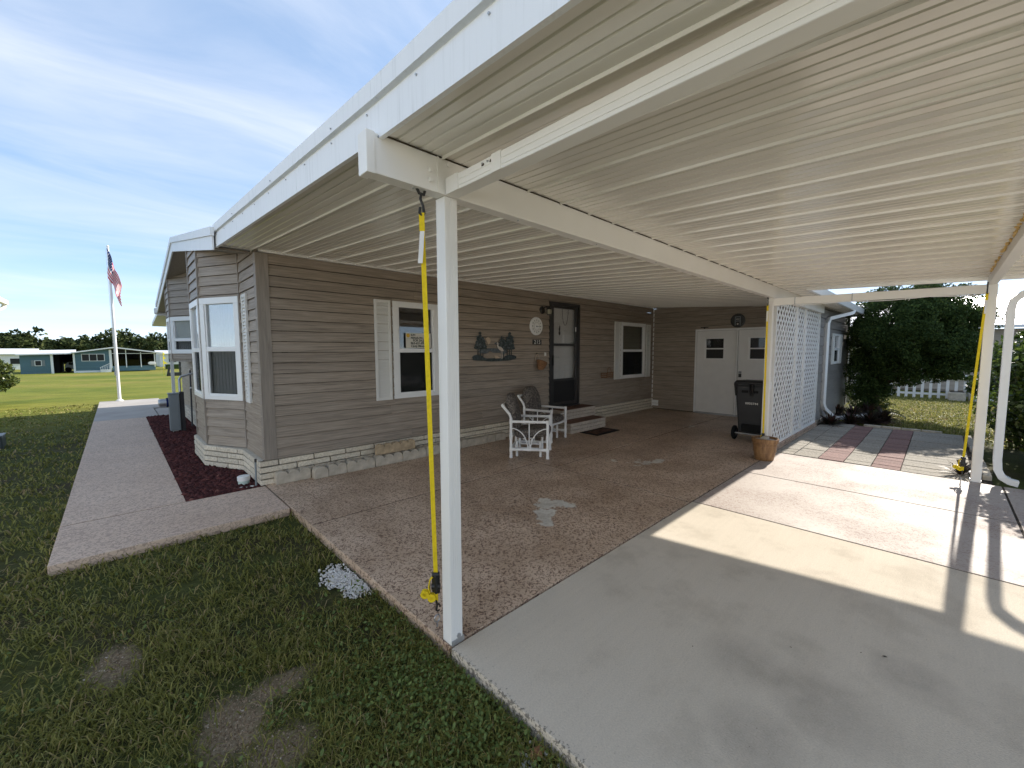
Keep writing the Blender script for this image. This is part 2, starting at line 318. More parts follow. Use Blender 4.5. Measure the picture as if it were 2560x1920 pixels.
def glass(name, tint=.8, gl=.08, rf=.75):
    m, t, b = material(name); t.nodes.remove(b); o = t.nodes['Material Output']
    tr = nd(t, 'ShaderNodeBsdfTransparent'); tr.inputs[0].default_value = (tint, tint, tint, 1)
    g = nd(t, 'ShaderNodeBsdfGlossy', Roughness=.015); g.inputs[0].default_value = (.95,.97,1,1)
    lw = nd(t, 'ShaderNodeLayerWeight', Blend=.5); mx = nd(t, 'ShaderNodeMixShader')
    t.links.new(math_(t, 'ADD', math_(t, 'MULTIPLY', math_(t, 'POWER', lw.outputs['Facing'], 4.0), rf), gl+.02, True), mx.inputs[0]); t.links.new(tr.outputs[0], mx.inputs[1]); t.links.new(g.outputs[0], mx.inputs[2]); t.links.new(mx.outputs[0], o.inputs['Surface']); return m
M['glass'] = glass('window_glass', .93, .05); M['glass_bay'] = glass('coated_window_glass', .93, .16); M['glass_dark'] = glass('dark_window_glass', .9, .0, .25)
def scr():
    m, t, b = material('insect_screen'); tr = nd(t, 'ShaderNodeBsdfTransparent'); mx = nd(t, 'ShaderNodeMixShader', Fac=.32); b.inputs['Base Color'].default_value = (.035,.037,.037,1); b.inputs['Roughness'].default_value = .9; b.inputs['Specular IOR Level'].default_value = .1
    t.links.new(tr.outputs[0], mx.inputs[1]); t.links.new(b.outputs[0], mx.inputs[2]); t.links.new(mx.outputs[0], t.nodes['Material Output'].inputs['Surface']); return m
M['insect'] = scr(); M['screen_mesh'] = glass('screen_porch_mesh', .3, .0)
def potmat():
    m, t, b = material('brown_glazed_pot'); v = coords(t, (9,9,1.5))
    f = noise(t, v, 3, 6, .65); g = noise(t, coords(t), 5, 3)
    c = ramp(t, f, [(.3, (.12,.055,.02)), (.5, (.24,.125,.05)), (.7, (.36,.21,.09))]); setc(t, b, c); b.inputs['Roughness'].default_value = .45; bump(t, b, f, .5, .01); M['pot'] = m
    m, t, b = material('dark_camouflage_fabric'); v = coords(t)
    f = noise(t, v, 17, 3, .6, 1.4); d = math_(t, 'ABSOLUTE', math_(t, 'SUBTRACT', f, .5))
    c = ramp(t, d, [(.02, (.22,.195,.165)), (.05, (.10,.085,.075)), (.12, (.05,.043,.042)), (.2, (.12,.105,.095))]); setc(t, b, c); b.inputs['Roughness'].default_value = .9; b.inputs['Specular IOR Level'].default_value = .15
    bump(t, b, noise(t, v, 25, 3), .4, .01); M['fabric'] = m
potmat()

# ------------------------------------------------------------------ mesh helpers
def woff(p):
    v = Vector((0,0,0))
    while p is not None: v += p.location; p = p.parent
    return v
def tag(o, label=None, cat=None, group=None, kind=None):
    if label: o['label'] = label
    if cat: o['category'] = cat
    if group: o['group'] = group
    if kind: o['kind'] = kind
    return o
def empty(name, loc, label=None, cat=None, group=None, rz=0, kind=None):
    o = bpy.data.objects.new(name, None); o.empty_display_size = .1; COL.objects.link(o); o.location = loc; o.rotation_euler = (0,0,rz)
    return tag(o, label, cat, group, kind)
def link(name, me, mat=None, parent=None, **kw):
    o = bpy.data.objects.new(name, me); COL.objects.link(o)
    if mat is not None: me.materials.clear(); [me.materials.append(x) for x in (mat if isinstance(mat, (list, tuple)) else [mat])]
    if parent is not None: o.parent = parent
    return tag(o, **kw)
class MB:
    def __init__(s): s.v = []; s.f = []; s.m = []
    def add(s, vs, fs, mi=0):
        k = len(s.v); s.v += [tuple(x) for x in vs]; s.f += [tuple(i+k for i in f) for f in fs]; s.m += [mi]*len(fs); return s
    def hexa(s, p, mi=0):  # 8 points: bottom ring, top ring
        return s.add(p, [(3,2,1,0),(4,5,6,7),(0,1,5,4),(1,2,6,5),(2,3,7,6),(3,0,4,7)], mi)
    def box(s, x0, x1, y0, y1, z0, z1, mi=0):
        return s.hexa([(x0,y0,z0),(x1,y0,z0),(x1,y1,z0),(x0,y1,z0),(x0,y0,z1),(x1,y0,z1),(x1,y1,z1),(x0,y1,z1)], mi)
    def obox(s, a, b, w, h, z, mi=0):  # bar from a to b (3d), w horizontal, h vertical thickness, centred
        a = Vector(a); b = Vector(b); d = (b-a).normalized(); upv = Vector((0,0,1)) if abs(d.z) < .95 else Vector((0,1,0))
        sd_ = d.cross(upv).normalized()*w/2; u = sd_.cross(d).normalized()*h/2
        return s.hexa([a-sd_-u, a+sd_-u, b+sd_-u, b-sd_-u, a-sd_+u, a+sd_+u, b+sd_+u, b-sd_+u], mi)
    def tube(s, pts, r, n=10, cap=True, mi=0, sx=1.0):
        pts = [Vector(p) for p in pts]; rr = r if isinstance(r, (list, tuple)) else [r]*len(pts); k = len(s.v); prev = None
        for i, p in enumerate(pts):
            d = (pts[min(i+1, len(pts)-1)]-pts[max(i-1, 0)]).normalized()
            a = Vector((0,0,1)) if abs(d.z) < .9 else Vector((1,0,0))
            if prev is not None and prev.cross(d).length > 1e-4: a = prev
            e1 = (a - d*a.dot(d)).normalized(); e2 = d.cross(e1); prev = e1
            for j in range(n):
                t_ = 2*math.pi*j/n; s.v.append(tuple(p+(e1*math.cos(t_)*sx+e2*math.sin(t_))*rr[i]))
        for i in range(len(pts)-1):
            for j in range(n): s.f.append((k+i*n+j, k+i*n+(j+1) % n, k+(i+1)*n+(j+1) % n, k+(i+1)*n+j)); s.m.append(mi)
        if cap: s.f.append(tuple(k+j for j in reversed(range(n)))); s.f.append(tuple(k+(len(pts)-1)*n+j for j in range(n))); s.m += [mi, mi]
        return s
    def rect_tube(s, pts, w, d, mi=0):  # rectangular duct along a path; w along the first side axis
        pts = [Vector(p) for p in pts]; k = len(s.v)
        d0 = (pts[-1]-pts[0]); side = None
        pl = (pts[1]-pts[0])
        for q in pts[2:]:
            c = pl.cross(q-pts[0])
            if c.length > 1e-5: side = c.normalized(); break
        if side is None: side = Vector((1,0,0))
        for i, p in enumerate(pts):
            t_ = (pts[min(i+1, len(pts)-1)]-pts[max(i-1, 0)]).normalized(); e = side.cross(t_).normalized()
            for a, b in ((-1,-1),(1,-1),(1,1),(-1,1)): s.v.append(tuple(p+side*a*w/2+e*b*d/2))
        for i in range(len(pts)-1):
            for j in range(4): s.f.append((k+i*4+j, k+i*4+(j+1) % 4, k+(i+1)*4+(j+1) % 4, k+(i+1)*4+j)); s.m.append(mi)
        s.f.append((k+3,k+2,k+1,k)); e = k+(len(pts)-1)*4; s.f.append((e,e+1,e+2,e+3)); s.m += [mi, mi]; return s
    def lathe(s, prof, c=(0,0,0), n=28, mi=0, axis='z'):
        k = len(s.v)
        for r_, z in prof:
            for j in range(n):
                t_ = 2*math.pi*j/n; a, b = r_*math.cos(t_), r_*math.sin(t_)
                q = (a, b, z) if axis == 'z' else ((a, z, b) if axis == 'y' else (z, a, b))
                s.v.append((c[0]+q[0], c[1]+q[1], c[2]+q[2]))
        for i in range(len(prof)-1):
            for j in range(n): s.f.append((k+i*n+j, k+i*n+(j+1) % n, k+(i+1)*n+(j+1) % n, k+(i+1)*n+j)); s.m.append(mi)
        s.f.append(tuple(k+j for j in reversed(range(n)))); s.f.append(tuple(k+(len(prof)-1)*n+j for j in range(n))); s.m += [mi, mi]; return s
    def prism(s, poly, fn, mi=0):  # poly of 2d points, fn(p, 0|1) -> 3d
        n = len(poly); k = len(s.v); s.v += [tuple(fn(p, 0)) for p in poly]+[tuple(fn(p, 1)) for p in poly]
        s.f.append(tuple(k+j for j in reversed(range(n)))); s.f.append(tuple(k+n+j for j in range(n)))
        for j in range(n): s.f.append((k+j, k+(j+1) % n, k+n+(j+1) % n, k+n+j))
        s.m += [mi]*(n+2); return s
    def ball(s, c, r, nu=8, nv=6, mi=0):
        rx, ry, rz = r if isinstance(r, tuple) else (r, r, r); k = len(s.v)
        s.v.append((c[0], c[1], c[2]+rz))
        for i in range(1, nv):
            for j in range(nu):
                a = math.pi*i/nv; t_ = 2*math.pi*j/nu; s.v.append((c[0]+rx*math.sin(a)*math.cos(t_), c[1]+ry*math.sin(a)*math.sin(t_), c[2]+rz*math.cos(a)))
        s.v.append((c[0], c[1], c[2]-rz)); e = len(s.v)-1
        for j in range(nu):
            s.f.append((k, k+1+j, k+1+(j+1) % nu)); s.f.append((e, e-nu+(j+1) % nu, e-nu+j)); s.m += [mi, mi]
            for i in range(nv-2): a = k+1+i*nu; s.f.append((a+j, a+nu+j, a+nu+(j+1) % nu, a+(j+1) % nu)); s.m.append(mi)
        return s
    def build(s, name, mat, parent=None, local=False, smooth=False, bevel=0, **kw):
        off = Vector((0,0,0)) if (local or parent is None) else woff(parent)
        me = bpy.data.meshes.new(name); me.from_pydata([(x-off.x, y-off.y, z-off.z) for x, y, z in s.v], [], s.f)
        if any(s.m): me.polygons.foreach_set('material_index', s.m)
        bm = bmesh.new(); bm.from_mesh(me); bmesh.ops.recalc_face_normals(bm, faces=bm.faces); bm.to_mesh(me); bm.free()
        if smooth:
            me.polygons.foreach_set('use_smooth', [True]*len(me.polygons))
            try: me.set_sharp_from_angle(angle=R(40))
            except Exception: pass
        o = link(name, me, mat, parent, **kw)
        if any(s.m): me.polygons.foreach_set('material_index', s.m)
        if bevel:
            b = o.modifiers.new('bevel', 'BEVEL'); b.width = bevel; b.segments = 2; b.limit_method = 'ANGLE'
        return o
def npmesh(name, V, F, mat, smooth=False, **kw):
    """V (n,3), F (m,k) uniform faces"""
    me = bpy.data.meshes.new(name); m, k = F.shape
    me.vertices.add(len(V)); me.vertices.foreach_set('co', V.astype(np.float32).ravel())
    me.loops.add(m*k); me.loops.foreach_set('vertex_index', F.astype(np.int32).ravel())
    me.polygons.add(m); me.polygons.foreach_set('loop_start', np.arange(0, m*k, k, dtype=np.int32))
    if smooth: me.polygons.foreach_set('use_smooth', np.ones(m, bool))
    me.update(calc_edges=True); me.validate()
    return link(name, me, mat, **kw)
def dup(o, parent=None):
    c = o.copy(); COL.objects.link(c); c.parent = parent
    for ch in [x for x in list(bpy.data.objects) if x.parent == o and x.name in COL.objects]: dup(ch, c)
    return c
def text(body, size, mat, name, parent, mtx, align='LEFT', ext=.0006, bold=0.0, spacing=1.0):
    cu = bpy.data.curves.new(name, 'FONT'); cu.body = body; cu.size = size; cu.extrude = ext; cu.align_x = align; cu.offset = bold; cu.space_character = spacing; cu.resolution_u = 3
    t_ = bpy.data.objects.new('tmp', cu); COL.objects.link(t_)
    dg = bpy.context.evaluated_depsgraph_get(); me = bpy.data.meshes.new_from_object(t_.evaluated_get(dg)); bpy.data.objects.remove(t_)
    me.transform(mtx if parent is None else Matrix.Translation(-woff(parent)) @ mtx)
    return link(name, me, mat, parent)
def wall_mtx_y(x, y, z):  # text facing -Y
    return Matrix(((1,0,0,x),(0,0,-1,y),(0,1,0,z),(0,0,0,1)))
def wall_mtx_x(x, y, z):  # text facing -X
    return Matrix(((0,0,-1,x),(-1,0,0,y),(0,1,0,z),(0,0,0,1)))
# ------------------------------------------------------------------ ground, slabs, walk
GZ = -.08
def gz(y):
    t_ = min(1, max(0, (y-18)/56)); return GZ - .89*t_
ys = [-1500,-300,-60,-20,-8,0,8,14,18,24,30,36,42,48,54,60,66,74,90,140,300,1500]; xs = [-1500,-300,-80,-30,-12,-4,0,4,12,30,80,300,1500]
g = MB()
for y in ys:
    for x in xs: g.v.append((x, y, gz(y)))
for i in range(len(ys)-1):
    for j in range(len(xs)-1): a = i*len(xs)+j; g.f.append((a, a+1, a+1+len(xs), a+len(xs))); g.m.append(0)
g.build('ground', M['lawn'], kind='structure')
fl = empty('carport_floor', (0,0,-.1), kind='structure')
base = MB().box(.02,9.6,.02,3.82,-.09,-.004).box(3.16,6.22,-2.33,.0,-.09,-.004); base.build('joint_bed', M['soil'], fl)
g_ = .009
def slab(x0, x1, y0, y1, mat, par, z1=0.0, z0=-.1):
    return MB().box(x0+g_, x1-g_, y0+g_, y1-g_, z0, z1).build('slab', mat, par, bevel=.003)
for a in ((0,3.1,0,2.2), (0,3.1,2.2,3.83), (3.1,9.6,0,1.87), (3.1,9.6,1.87,3.83)): slab(*a, M['floor'], fl)
dw = empty('driveway', (0,0,-.1), kind='structure')
slab(0,3.14,-2.34,0, M['concrete'], dw); slab(0,3.14,-6.5,-2.34, M['concrete'], dw)
slab(3.14,4.72,-2.34,0, M['floor_pale'], dw); slab(4.72,6.22,-2.34,0, M['floor_pale'], dw); slab(3.14,6.22,-3.0,-2.34, M['floor_pale'], dw)
MB().box(.02,6.2,-2.9,-.02,-.09,-.004).build('joint_bed', M['soil'], dw)
wk = empty('walkway', (-1.2,8,-.1), kind='structure')
slab(-1.68,0,2.79,3.78, M['walk'], wk)
for a, b in ((3.78,7.6), (7.6,11.8)): slab(-1.68,-.745,a,b, M['walk'], wk)
slab(-1.68,-.5,11.8,14.0, M['walk_grey'], wk); slab(-1.68,-.2,14.0,17.15, M['walk_grey'], wk); slab(-.49,.3,12.1,13.9, M['walk_grey'], wk, -.02)
MB().box(-1.66,-.76,2.85,17.1,-.09,-.004).build('joint_bed', M['soil'], wk)
rd = MB().box(-400,400,-16.5,-9.5,GZ-.1,GZ+.01).build('road', M['walk_grey'], kind='structure')  # road out of view, added pale so sunlit ground lights the ceiling
slab(.0,6.22,-9.5,-6.5, M['concrete'], dw); slab(3.14,6.22,-6.5,-3.0, M['concrete'], dw)
# pavers by the lattice
pv = empty('paver_patio', (8,-1,-.08), kind='structure')
MB().box(6.23,10.3,-2.28,.02,-.09,-.03).build('sand_bed', M['soil'], pv)
rows = np.arange(6.27, 10.05, .205)
for (y0, y1, mt, m1) in ((-.25,.0,'paver_grey',0), (-.56,-.25,'paver_grey',0), (-.86,-.56,'paver_red',0), (-1.16,-.86,'paver_grey',0), (-1.46,-1.16,'paver_red',0), (-2.12,-1.46,'paver_grey',1)):
    for k, x in enumerate(rows):
        if mt == 'paver_grey' and not m1 and k % 1: continue
        dz = rnd.uniform(-.006,.003)
        ww = .205
        MB().box(x+.004, x+ww-.005, y0+.004, y1-.004, -.06, dz-.002).build('paver', M[mt], pv, bevel=.006)
for k in range(4):
    MB().box(10.13,10.21, -.98-k*.29, -.98-k*.29+.28, -.08, .035).build('edging_block', M['bulk_stone'], pv, bevel=.01)
for k in range(7):
    x = 10.05-k*.5; MB().box(x-.48, x, -2.22-.01*k, -2.14-.01*k, -.08, .03).build('edging_block', M['bulk_stone'], pv, bevel=.01)

# ------------------------------------------------------------------ planked walls
def planks(parent, p0, p1, z0, z1, opens=(), course=.13, mat='siding', nsign=1, split=True, gap=.0065):
    """lapped planks on a vertical wall from p0 to p1; outward normal is to the right of p0->p1 (nsign 1)"""
    p0 = Vector((*p0, 0)); p1 = Vector((*p1, 0)); d = (p1-p0); Lw = d.length; d.normalize(); n = Vector((d.y, -d.x, 0))*nsign
    k = 0; z = z0
    while z < z1-.01:
        zt = min(z+course, z1)
        rects = [(0.0, Lw, z, zt)]
        for (a, b, c, e) in opens:
            nr = []
            for (s0, s1, za, zb) in rects:
                if b <= s0 or a >= s1 or e <= za+.001 or c >= zb-.001: nr.append((s0, s1, za, zb)); continue
                if a > s0: nr.append((s0, a, za, zb))
                if b < s1: nr.append((b, s1, za, zb))
                if c > za+.004: nr.append((max(s0, a), min(s1, b), za, c))
                if e < zb-.004: nr.append((max(s0, a), min(s1, b), e, zb))
            rects = nr
        fin = []
        for r_ in rects:
            if split and r_[1]-r_[0] > 3.0:
                c = r_[0]+(r_[1]-r_[0])*rnd.uniform(.3,.7); fin += [(r_[0], c-.001, r_[2], r_[3]), (c+.001, r_[1], r_[2], r_[3])]
            else: fin.append(r_)
        for (s0, s1, za, zb) in fin:
            if s1-s0 < .015: continue
            fr = lambda q: .021-.018*(q-z)/course
            A = p0+d*s0; B = p0+d*s1
            def P(q, zz, off): v = q+n*off; return (v.x, v.y, zz)
            fa, fb = fr(za), fr(zb)
            zb2 = zb-(gap if zb == zt and zb < z1-.01 else 0)
            pts = [P(A,za,-.012),P(B,za,-.012),P(B,za,fa),P(A,za,fa),P(A,zb2,-.012),P(B,zb2,-.012),P(B,zb2,fb),P(A,zb2,fb)]
            MB().hexa(pts).build('siding_plank', M[mat], parent)
        z += course; k += 1

def frame_basis(p0, p1):
    p0 = Vector((*p0, 0)); d = (Vector((*p1, 0))-p0).normalized(); n = Vector((d.y, -d.x, 0)); return p0, d, n
def lbox(mb, B, s0, s1, o0, o1, z0, z1, mi=0):
    p0, d, n = B; q = lambda s, o, z: tuple((p0+d*s+n*o)[:2])+(z,)
    return mb.hexa([q(s0,o0,z0),q(s1,o0,z0),q(s1,o1,z0),q(s0,o1,z0),q(s0,o0,z1),q(s1,o0,z1),q(s1,o1,z1),q(s0,o1,z1)], mi)
def window(parent, B, s0, s1, z0, z1, zr, rim=.085, upper='blind', lower='dark', depth=.03, rails=0, screen=True, name='window'):
    """double-hung window on wall basis B"""
    w = lbox(MB(), B, s0, s1, -.012, depth, z0, z0+rim*.75); lbox(w, B, s0, s1, -.012, depth, z1-rim, z1)
    lbox(w, B, s0, s0+rim, -.012, depth, z0+rim*.75, z1-rim); lbox(w, B, s1-rim, s1, -.012, depth, z0+rim*.75, z1-rim)
    W_ = w.build(name, M['window_white'], parent, bevel=.004)
    lbox(MB(), B, s0+rim, s1-rim, -.01, depth-.006, zr-.03, zr+.03).build('meeting_rail', M['window_white'], W_, bevel=.003)
    lp = MB()
    for a, b, c, e in ((s0+rim, s0+rim+.022, z0+rim*.75, z1-rim), (s1-rim-.022, s1-rim, z0+rim*.75, z1-rim)): lbox(lp, B, a, b, -.02, depth-.012, c, zr-.03); lbox(lp, B, a, b, -.02, depth-.016, zr+.03, e)
    lbox(lp, B, s0+rim+.022, s1-rim-.022, -.02, depth-.012, z0+rim*.75, z0+rim*.75+.022)
    lp.build('sash', M['window_white'], W_)
    lbox(MB(), B, s0+rim, s1-rim, -.012, -.008, zr+.03, z1-rim).build('upper_pane', M['glass_bay' if upper == 'curtain' else 'glass'], W_)
    lbox(MB(), B, s0+rim, s1-rim, -.004, .0, z0+rim*.75, zr-.03).build('lower_pane', M['glass_dark'] if screen else M['glass'], W_)
    if screen: lbox(MB(), B, s0+rim+.02, s1-rim-.02, .004, .0055, z0+rim*.75+.01, zr-.03).build('insect_screen', M['insect'], W_)
    lbox(MB(), B, s0, s1, -.30, -.28, z0, z1).build('dark_room_sheet', M['interior'], W_)  # near-black sheet for the unlit room; the shade is in its colour
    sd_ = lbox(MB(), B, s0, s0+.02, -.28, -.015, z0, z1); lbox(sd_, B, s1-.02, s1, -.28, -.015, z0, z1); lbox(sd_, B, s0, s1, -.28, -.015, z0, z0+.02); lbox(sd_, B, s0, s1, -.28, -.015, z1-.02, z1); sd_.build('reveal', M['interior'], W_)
    if upper == 'curtain':
        n = max(3, int((s1-s0)/.05)); mb = MB(); p0, d, nn = B
        pr = []
        for i in range(n*4+1):
            s = s0+rim*.5+(s1-s0-rim)*i/(n*4); pr.append((s, -.022+.0025*math.sin(i*1.55)))
        for i in range(len(pr)-1):
            lbox(mb, B, pr[i][0], pr[i+1][0], pr[i][1]-.003, pr[i][1], zr, z1-.05)
        mb.build('curtain', M['curtain'], W_)
        for zz in np.arange(zr+.08, z1-rim-.02, (z1-zr)/7.5):
            lbox(MB(), B, s0+rim, s1-rim, -.018, -.0145, zz, zz+.010).build('blind_slat', M['screen'], W_)
    elif upper == 'blind':
        lbox(MB(), B, s0+rim*.5, s1-rim*.6-.1, -.06, -.055, zr-.05, z1-.03).build('roller_blind', M['blind'], W_)
    if lower == 'slats':
        n = max(4, int((s1-s0)/.075))
        for i in range(n):
            s = s0+rim+(s1-s0-2*rim)*(i+.5)/n; lbox(MB(), B, s-.027, s+.027, -.05, -.046, z0+.06, zr).build('vertical_blind', M['screen'], W_)
    return W_
def shutter(parent, B, s0, s1, z0, z1, o=.014):
    f = lbox(MB(), B, s0, s0+.035, o, o+.028, z0, z1); lbox(f, B, s1-.035, s1, o, o+.028, z0, z1); lbox(f, B, s0+.035, s1-.035, o, o+.027, z0, z0+.04); lbox(f, B, s0+.035, s1-.035, o, o+.027, z1-.04, z1)
    lbox(f, B, s0+.035, s1-.035, o, o+.004, z0+.04, z1-.04)
    F = f.build('shutter', M['shutter'], parent, bevel=.003)
    p0, d, n = B; nn = int((z1-z0-.08)/.042); me = None
    for k in range(nn):
        z = z0+.04+(z1-z0-.08)*k/nn; q = lambda s, oo, zz: tuple((p0+d*s+n*oo)[:2])+(zz,)
        if me is None:
            o_ = MB().hexa([q(s0+.035,o+.004,z),q(s1-.035,o+.004,z),q(s1-.035,o+.027,z),q(s0+.035,o+.027,z),q(s0+.035,o+.004,z+.037),q(s1-.035,o+.004,z+.037),q(s1-.035,o+.008,z+.037),q(s0+.035,o+.008,z+.037)]).build('slat', M['shutter'], F); me = o_.data; zf = z
        else: o_ = link('slat', me, None, F); o_.location = (0,0,z-zf)
    return F
def bricks(parent, path, z0, courses, bh=.075, bl=.41, th=.06, mat='brick', phase=0, joint=.013):
    """running-bond bricks along an outward-right polyline"""
    for k in range(courses):
        za = z0+k*bh; zb = za+bh-joint
        for i in range(len(path)-1):
            B = frame_basis(path[i], path[i+1]); Lw = (Vector(path[i+1])-Vector(path[i])).length
            cuts = [0.0]; s = bl*((k*.5+phase+.31*i) % 1.0)
            if s < .06: s += bl
            while s < Lw-.05: cuts.append(s); s += bl
            cuts.append(Lw)
            for a, b in zip(cuts[:-1], cuts[1:]):
                e0 = joint*.5 if a > 0 else 0; e1 = joint*.5 if b < Lw else 0
                j = rnd.uniform(-.0025,.0025)
                lbox(MB(), B, a+e0, b-e1, -th, j, za, zb).build('brick', M[mat], parent, bevel=.006)

# ------------------------------------------------------------------ the house
H = empty('house', (0.03,3.82,0), 'long grey-brown sided mobile home with bay windows behind the carport', 'house')
YW = 3.82
front = MB().box(.06,9.55,YW+.014,YW+.03,.0,2.86).build('front_wall', M['interior'], H)   # sheathing behind the planks, cut below
bpy.data.objects.remove(front)
FW = MB().box(.06,9.58,YW+.30,YW+.32,0,2.9).build('front_wall', M['interior'], H)
Bf = frame_basis((.05,YW), (9.57,YW))
opn = [(1.723-.05+.01, 2.50-.05-.01, .915, 2.325), (5.19-.05+.01, 6.2-.05-.01, .3, 2.60), (7.9-.05+.01, 9.117-.05-.01, .91, 2.31)]
planks(FW, (.05,YW), (9.57,YW), .298, 2.80, opn)
window(H, Bf, 1.673, 2.45, .905, 2.335, 1.616, upper='none')
shutter(H, Bf, 1.392, 1.636, .90, 2.335); shutter(H, Bf, 2.49, 2.72, .90, 2.335)
window(H, Bf, 7.85, 9.067, .90, 2.32, 1.61, upper='blind')
shutter(H, Bf, 7.555, 7.80, .90, 2.315); shutter(H, Bf, 9.112, 9.33, .895, 2.305)
MB().box(.05,9.57,YW-.03,YW+.02,2.765,2.795).build('ceiling_moulding', M['beam'], H)
# front door: dark storm door in front of a white panelled door
d0, d1 = 5.19, 6.2
fr = MB().box(d0,d0+.06,YW-.035,YW+.05,.44,2.61).box(d1-.06,d1,YW-.035,YW+.05,.44,2.61).box(d0+.06,d1-.06,YW-.035,YW+.05,2.54,2.61).box(d0,d1,YW-.05,YW+.05,.40,.44)
DR = fr.build('front_door', M['dark_frame'], H, bevel=.004)
sd2 = MB().box(d0+.065,d0+.14,YW-.02,YW+.012,.45,2.535).box(d1-.15,d1-.065,YW-.02,YW+.012,.45,2.535).box(d0+.14,d1-.15,YW-.02,YW+.012,2.49,2.535).box(d0+.14,d1-.15,YW-.02,YW+.012,1.71,1.76).box(d0+.14,d1-.15,YW-.02,YW+.012,.975,1.02).box(d0+.14,d1-.15,YW-.02,YW+.012,.45,.52)
sd2.build('storm_door', M['dark_frame'], DR, bevel=.004)
MB().box(d0+.14,d1-.15,YW-.008,YW+.004,.52,.975).build('kick_panel', M['kick'], DR)
MB().box(d0+.14,d1-.15,YW-.004,YW,1.76,2.49).build('upper_pane', M['glass'], DR); MB().box(d0+.14,d1-.15,YW-.004,YW,1.02,1.71).build('lower_pane', M['glass_dark'], DR)
wd = MB().box(d0+.06,d1-.06,YW+.075,YW+.10,.44,2.54)
for px in (d0+.19, d0+.55):
    for za, zb in ((2.15,2.42),(1.45,2.05),(.6,1.3)):
        wd.hexa([(px,YW+.075,za),(px+.26,YW+.075,za),(px+.26,YW+.075,zb),(px,YW+.075,zb),(px+.035,YW+.06,za+.035),(px+.225,YW+.06,za+.035),(px+.225,YW+.06,zb-.035),(px+.035,YW+.06,zb-.035)])
wd.build('inner_door', M['door_white'], DR)
MB().box(d0+.085,d0+.115,YW-.05,YW-.02,1.30,1.52).build('handle', M['black'], DR, bevel=.006)
MB().box(d1-.155,d1-.135,YW-.03,YW-.018,2.02,2.12).build('closer', M['white'], DR)
hp = [(5.78-.1*math.cos(a)*1, YW+.05, 2.49-.34*math.sin(a)) for a in np.linspace(0, math.pi, 13)]
MB().tube(hp, .005, 6).build('door_lanyard', M['dark_frame'], DR)
kn = MB().ball((5.60,YW+.055,2.06),(.022,.012,.045)).ball((5.60,YW+.055,1.98),(.03,.012,.045)).ball((5.61,YW+.055,2.11),(.012,.01,.03)); kn.build('knocker', M['black'], DR, smooth=True)
# gable side
rk = lambda y: 2.70+.1676*(y-3.72) if y < 7.95 else 3.409-.175*(y-7.95)
GX = .03
GW = MB().box(GX+.30,GX+.32,3.86,12.1,0,2.9).build('gable_wall', M['interior'], H)
c_near, b1a, b1b, b1c, b1d = (GX,3.81), (GX,4.745), (-.322,5.434), (-.322,6.35), (GX,7.04)
b2a, b2b, b2c, b2d = (GX,8.94), (-.322,9.63), (-.322,10.33), (GX,11.02)
# outward normal is right of direction, so walk from far to near
planks(GW, b1a, c_near, .298, 2.90)
planks(GW, b1b, b1a, .298, 3.03, [(.03,.745,.955,2.325)])
planks(GW, b1c, b1b, .298, 3.15, [(.03,.886,.955,2.325)])
planks(GW, b1d, b1c, .298, 3.28, split=False)
planks(GW, b2a, b1d, .298, 3.44)
planks(GW, b2b, b2a, 1.46, 3.26, [(.03,.745,1.6,2.325)]); planks(GW, b2c, b2b, 1.46, 3.14, [(.03,.67,1.6,2.325)]); planks(GW, b2d, b2c, 1.46, 3.02)
planks(GW, (GX,12.1), b2d, 1.46, 2.88); planks(GW, (GX,12.1), b2a, .298, 1.46)
MB().prism([b2a,b2b,b2c,b2d], lambda p, t_: (p[0], p[1], 1.40+.065*t_)).build('bay_floor', M['trim'], H)
bs1 = MB().prism([b1a,(-.345,5.434),(-.345,6.36),b1d], lambda p, t_: (p[0], p[1], .905+.03*t_)); bs1.build('bay_sill', M['trim'], H)
Bn = frame_basis(b1b, b1a); Bm = frame_basis(b1c, b1b)
window(H, Bn, .02, .755, .94, 2.34, 1.64, upper='curtain', lower='slats'); window(H, Bm, .03, .88, .94, 2.34, 1.63, upper='curtain', lower='slats')
Bn2 = frame_basis(b2b, b2a); Bm2 = frame_basis(b2c, b2b)
window(H, Bn2, .02, .755, 1.57, 2.34, 1.86, upper='curtain', lower='slats'); window(H, Bm2, .03, .67, 1.57, 2.34, 1.86, upper='curtain', lower='slats')
Bg = frame_basis(b1a, c_near); shutter(H, Bg, .225, .46, .95, 2.33)
def vtrim(x, y, w, z0, z1, name='corner_trim'):
    return MB().box(x-w/2, x+w/2, y-w/2, y+w/2, z0, z1).build(name, M['trim'], H, bevel=.004)
MB().prism([(GX-.018,3.80-.0),(GX-.018,3.905),(GX,3.905),(GX,3.80+.02),(.145,3.82),(.145,3.80),(.03,3.80)], lambda p, t_: (p[0]-.0, p[1]-.002, .298+2.46*t_)).build('corner_trim', M['trim'], H)
for q in (b1b, b1c, b2b, b2c):
    z0 = .30 if q in (b1b, b1c) else 1.45
    vtrim(q[0]-.002, q[1], .05, z0, .93 if z0 < 1 else 1.56); vtrim(q[0]-.002, q[1], .05, 2.35, rk(q[1])+.03)
    vtrim(q[0]-.004, q[1], .03, .94 if z0 < 1 else 1.57, 2.345, 'mullion')
for q in (b1a, b2a):
    vtrim(q[0]-.012, q[1]-.01, .032, .298 if q == b1a else 1.45, rk(q[1])+.03)
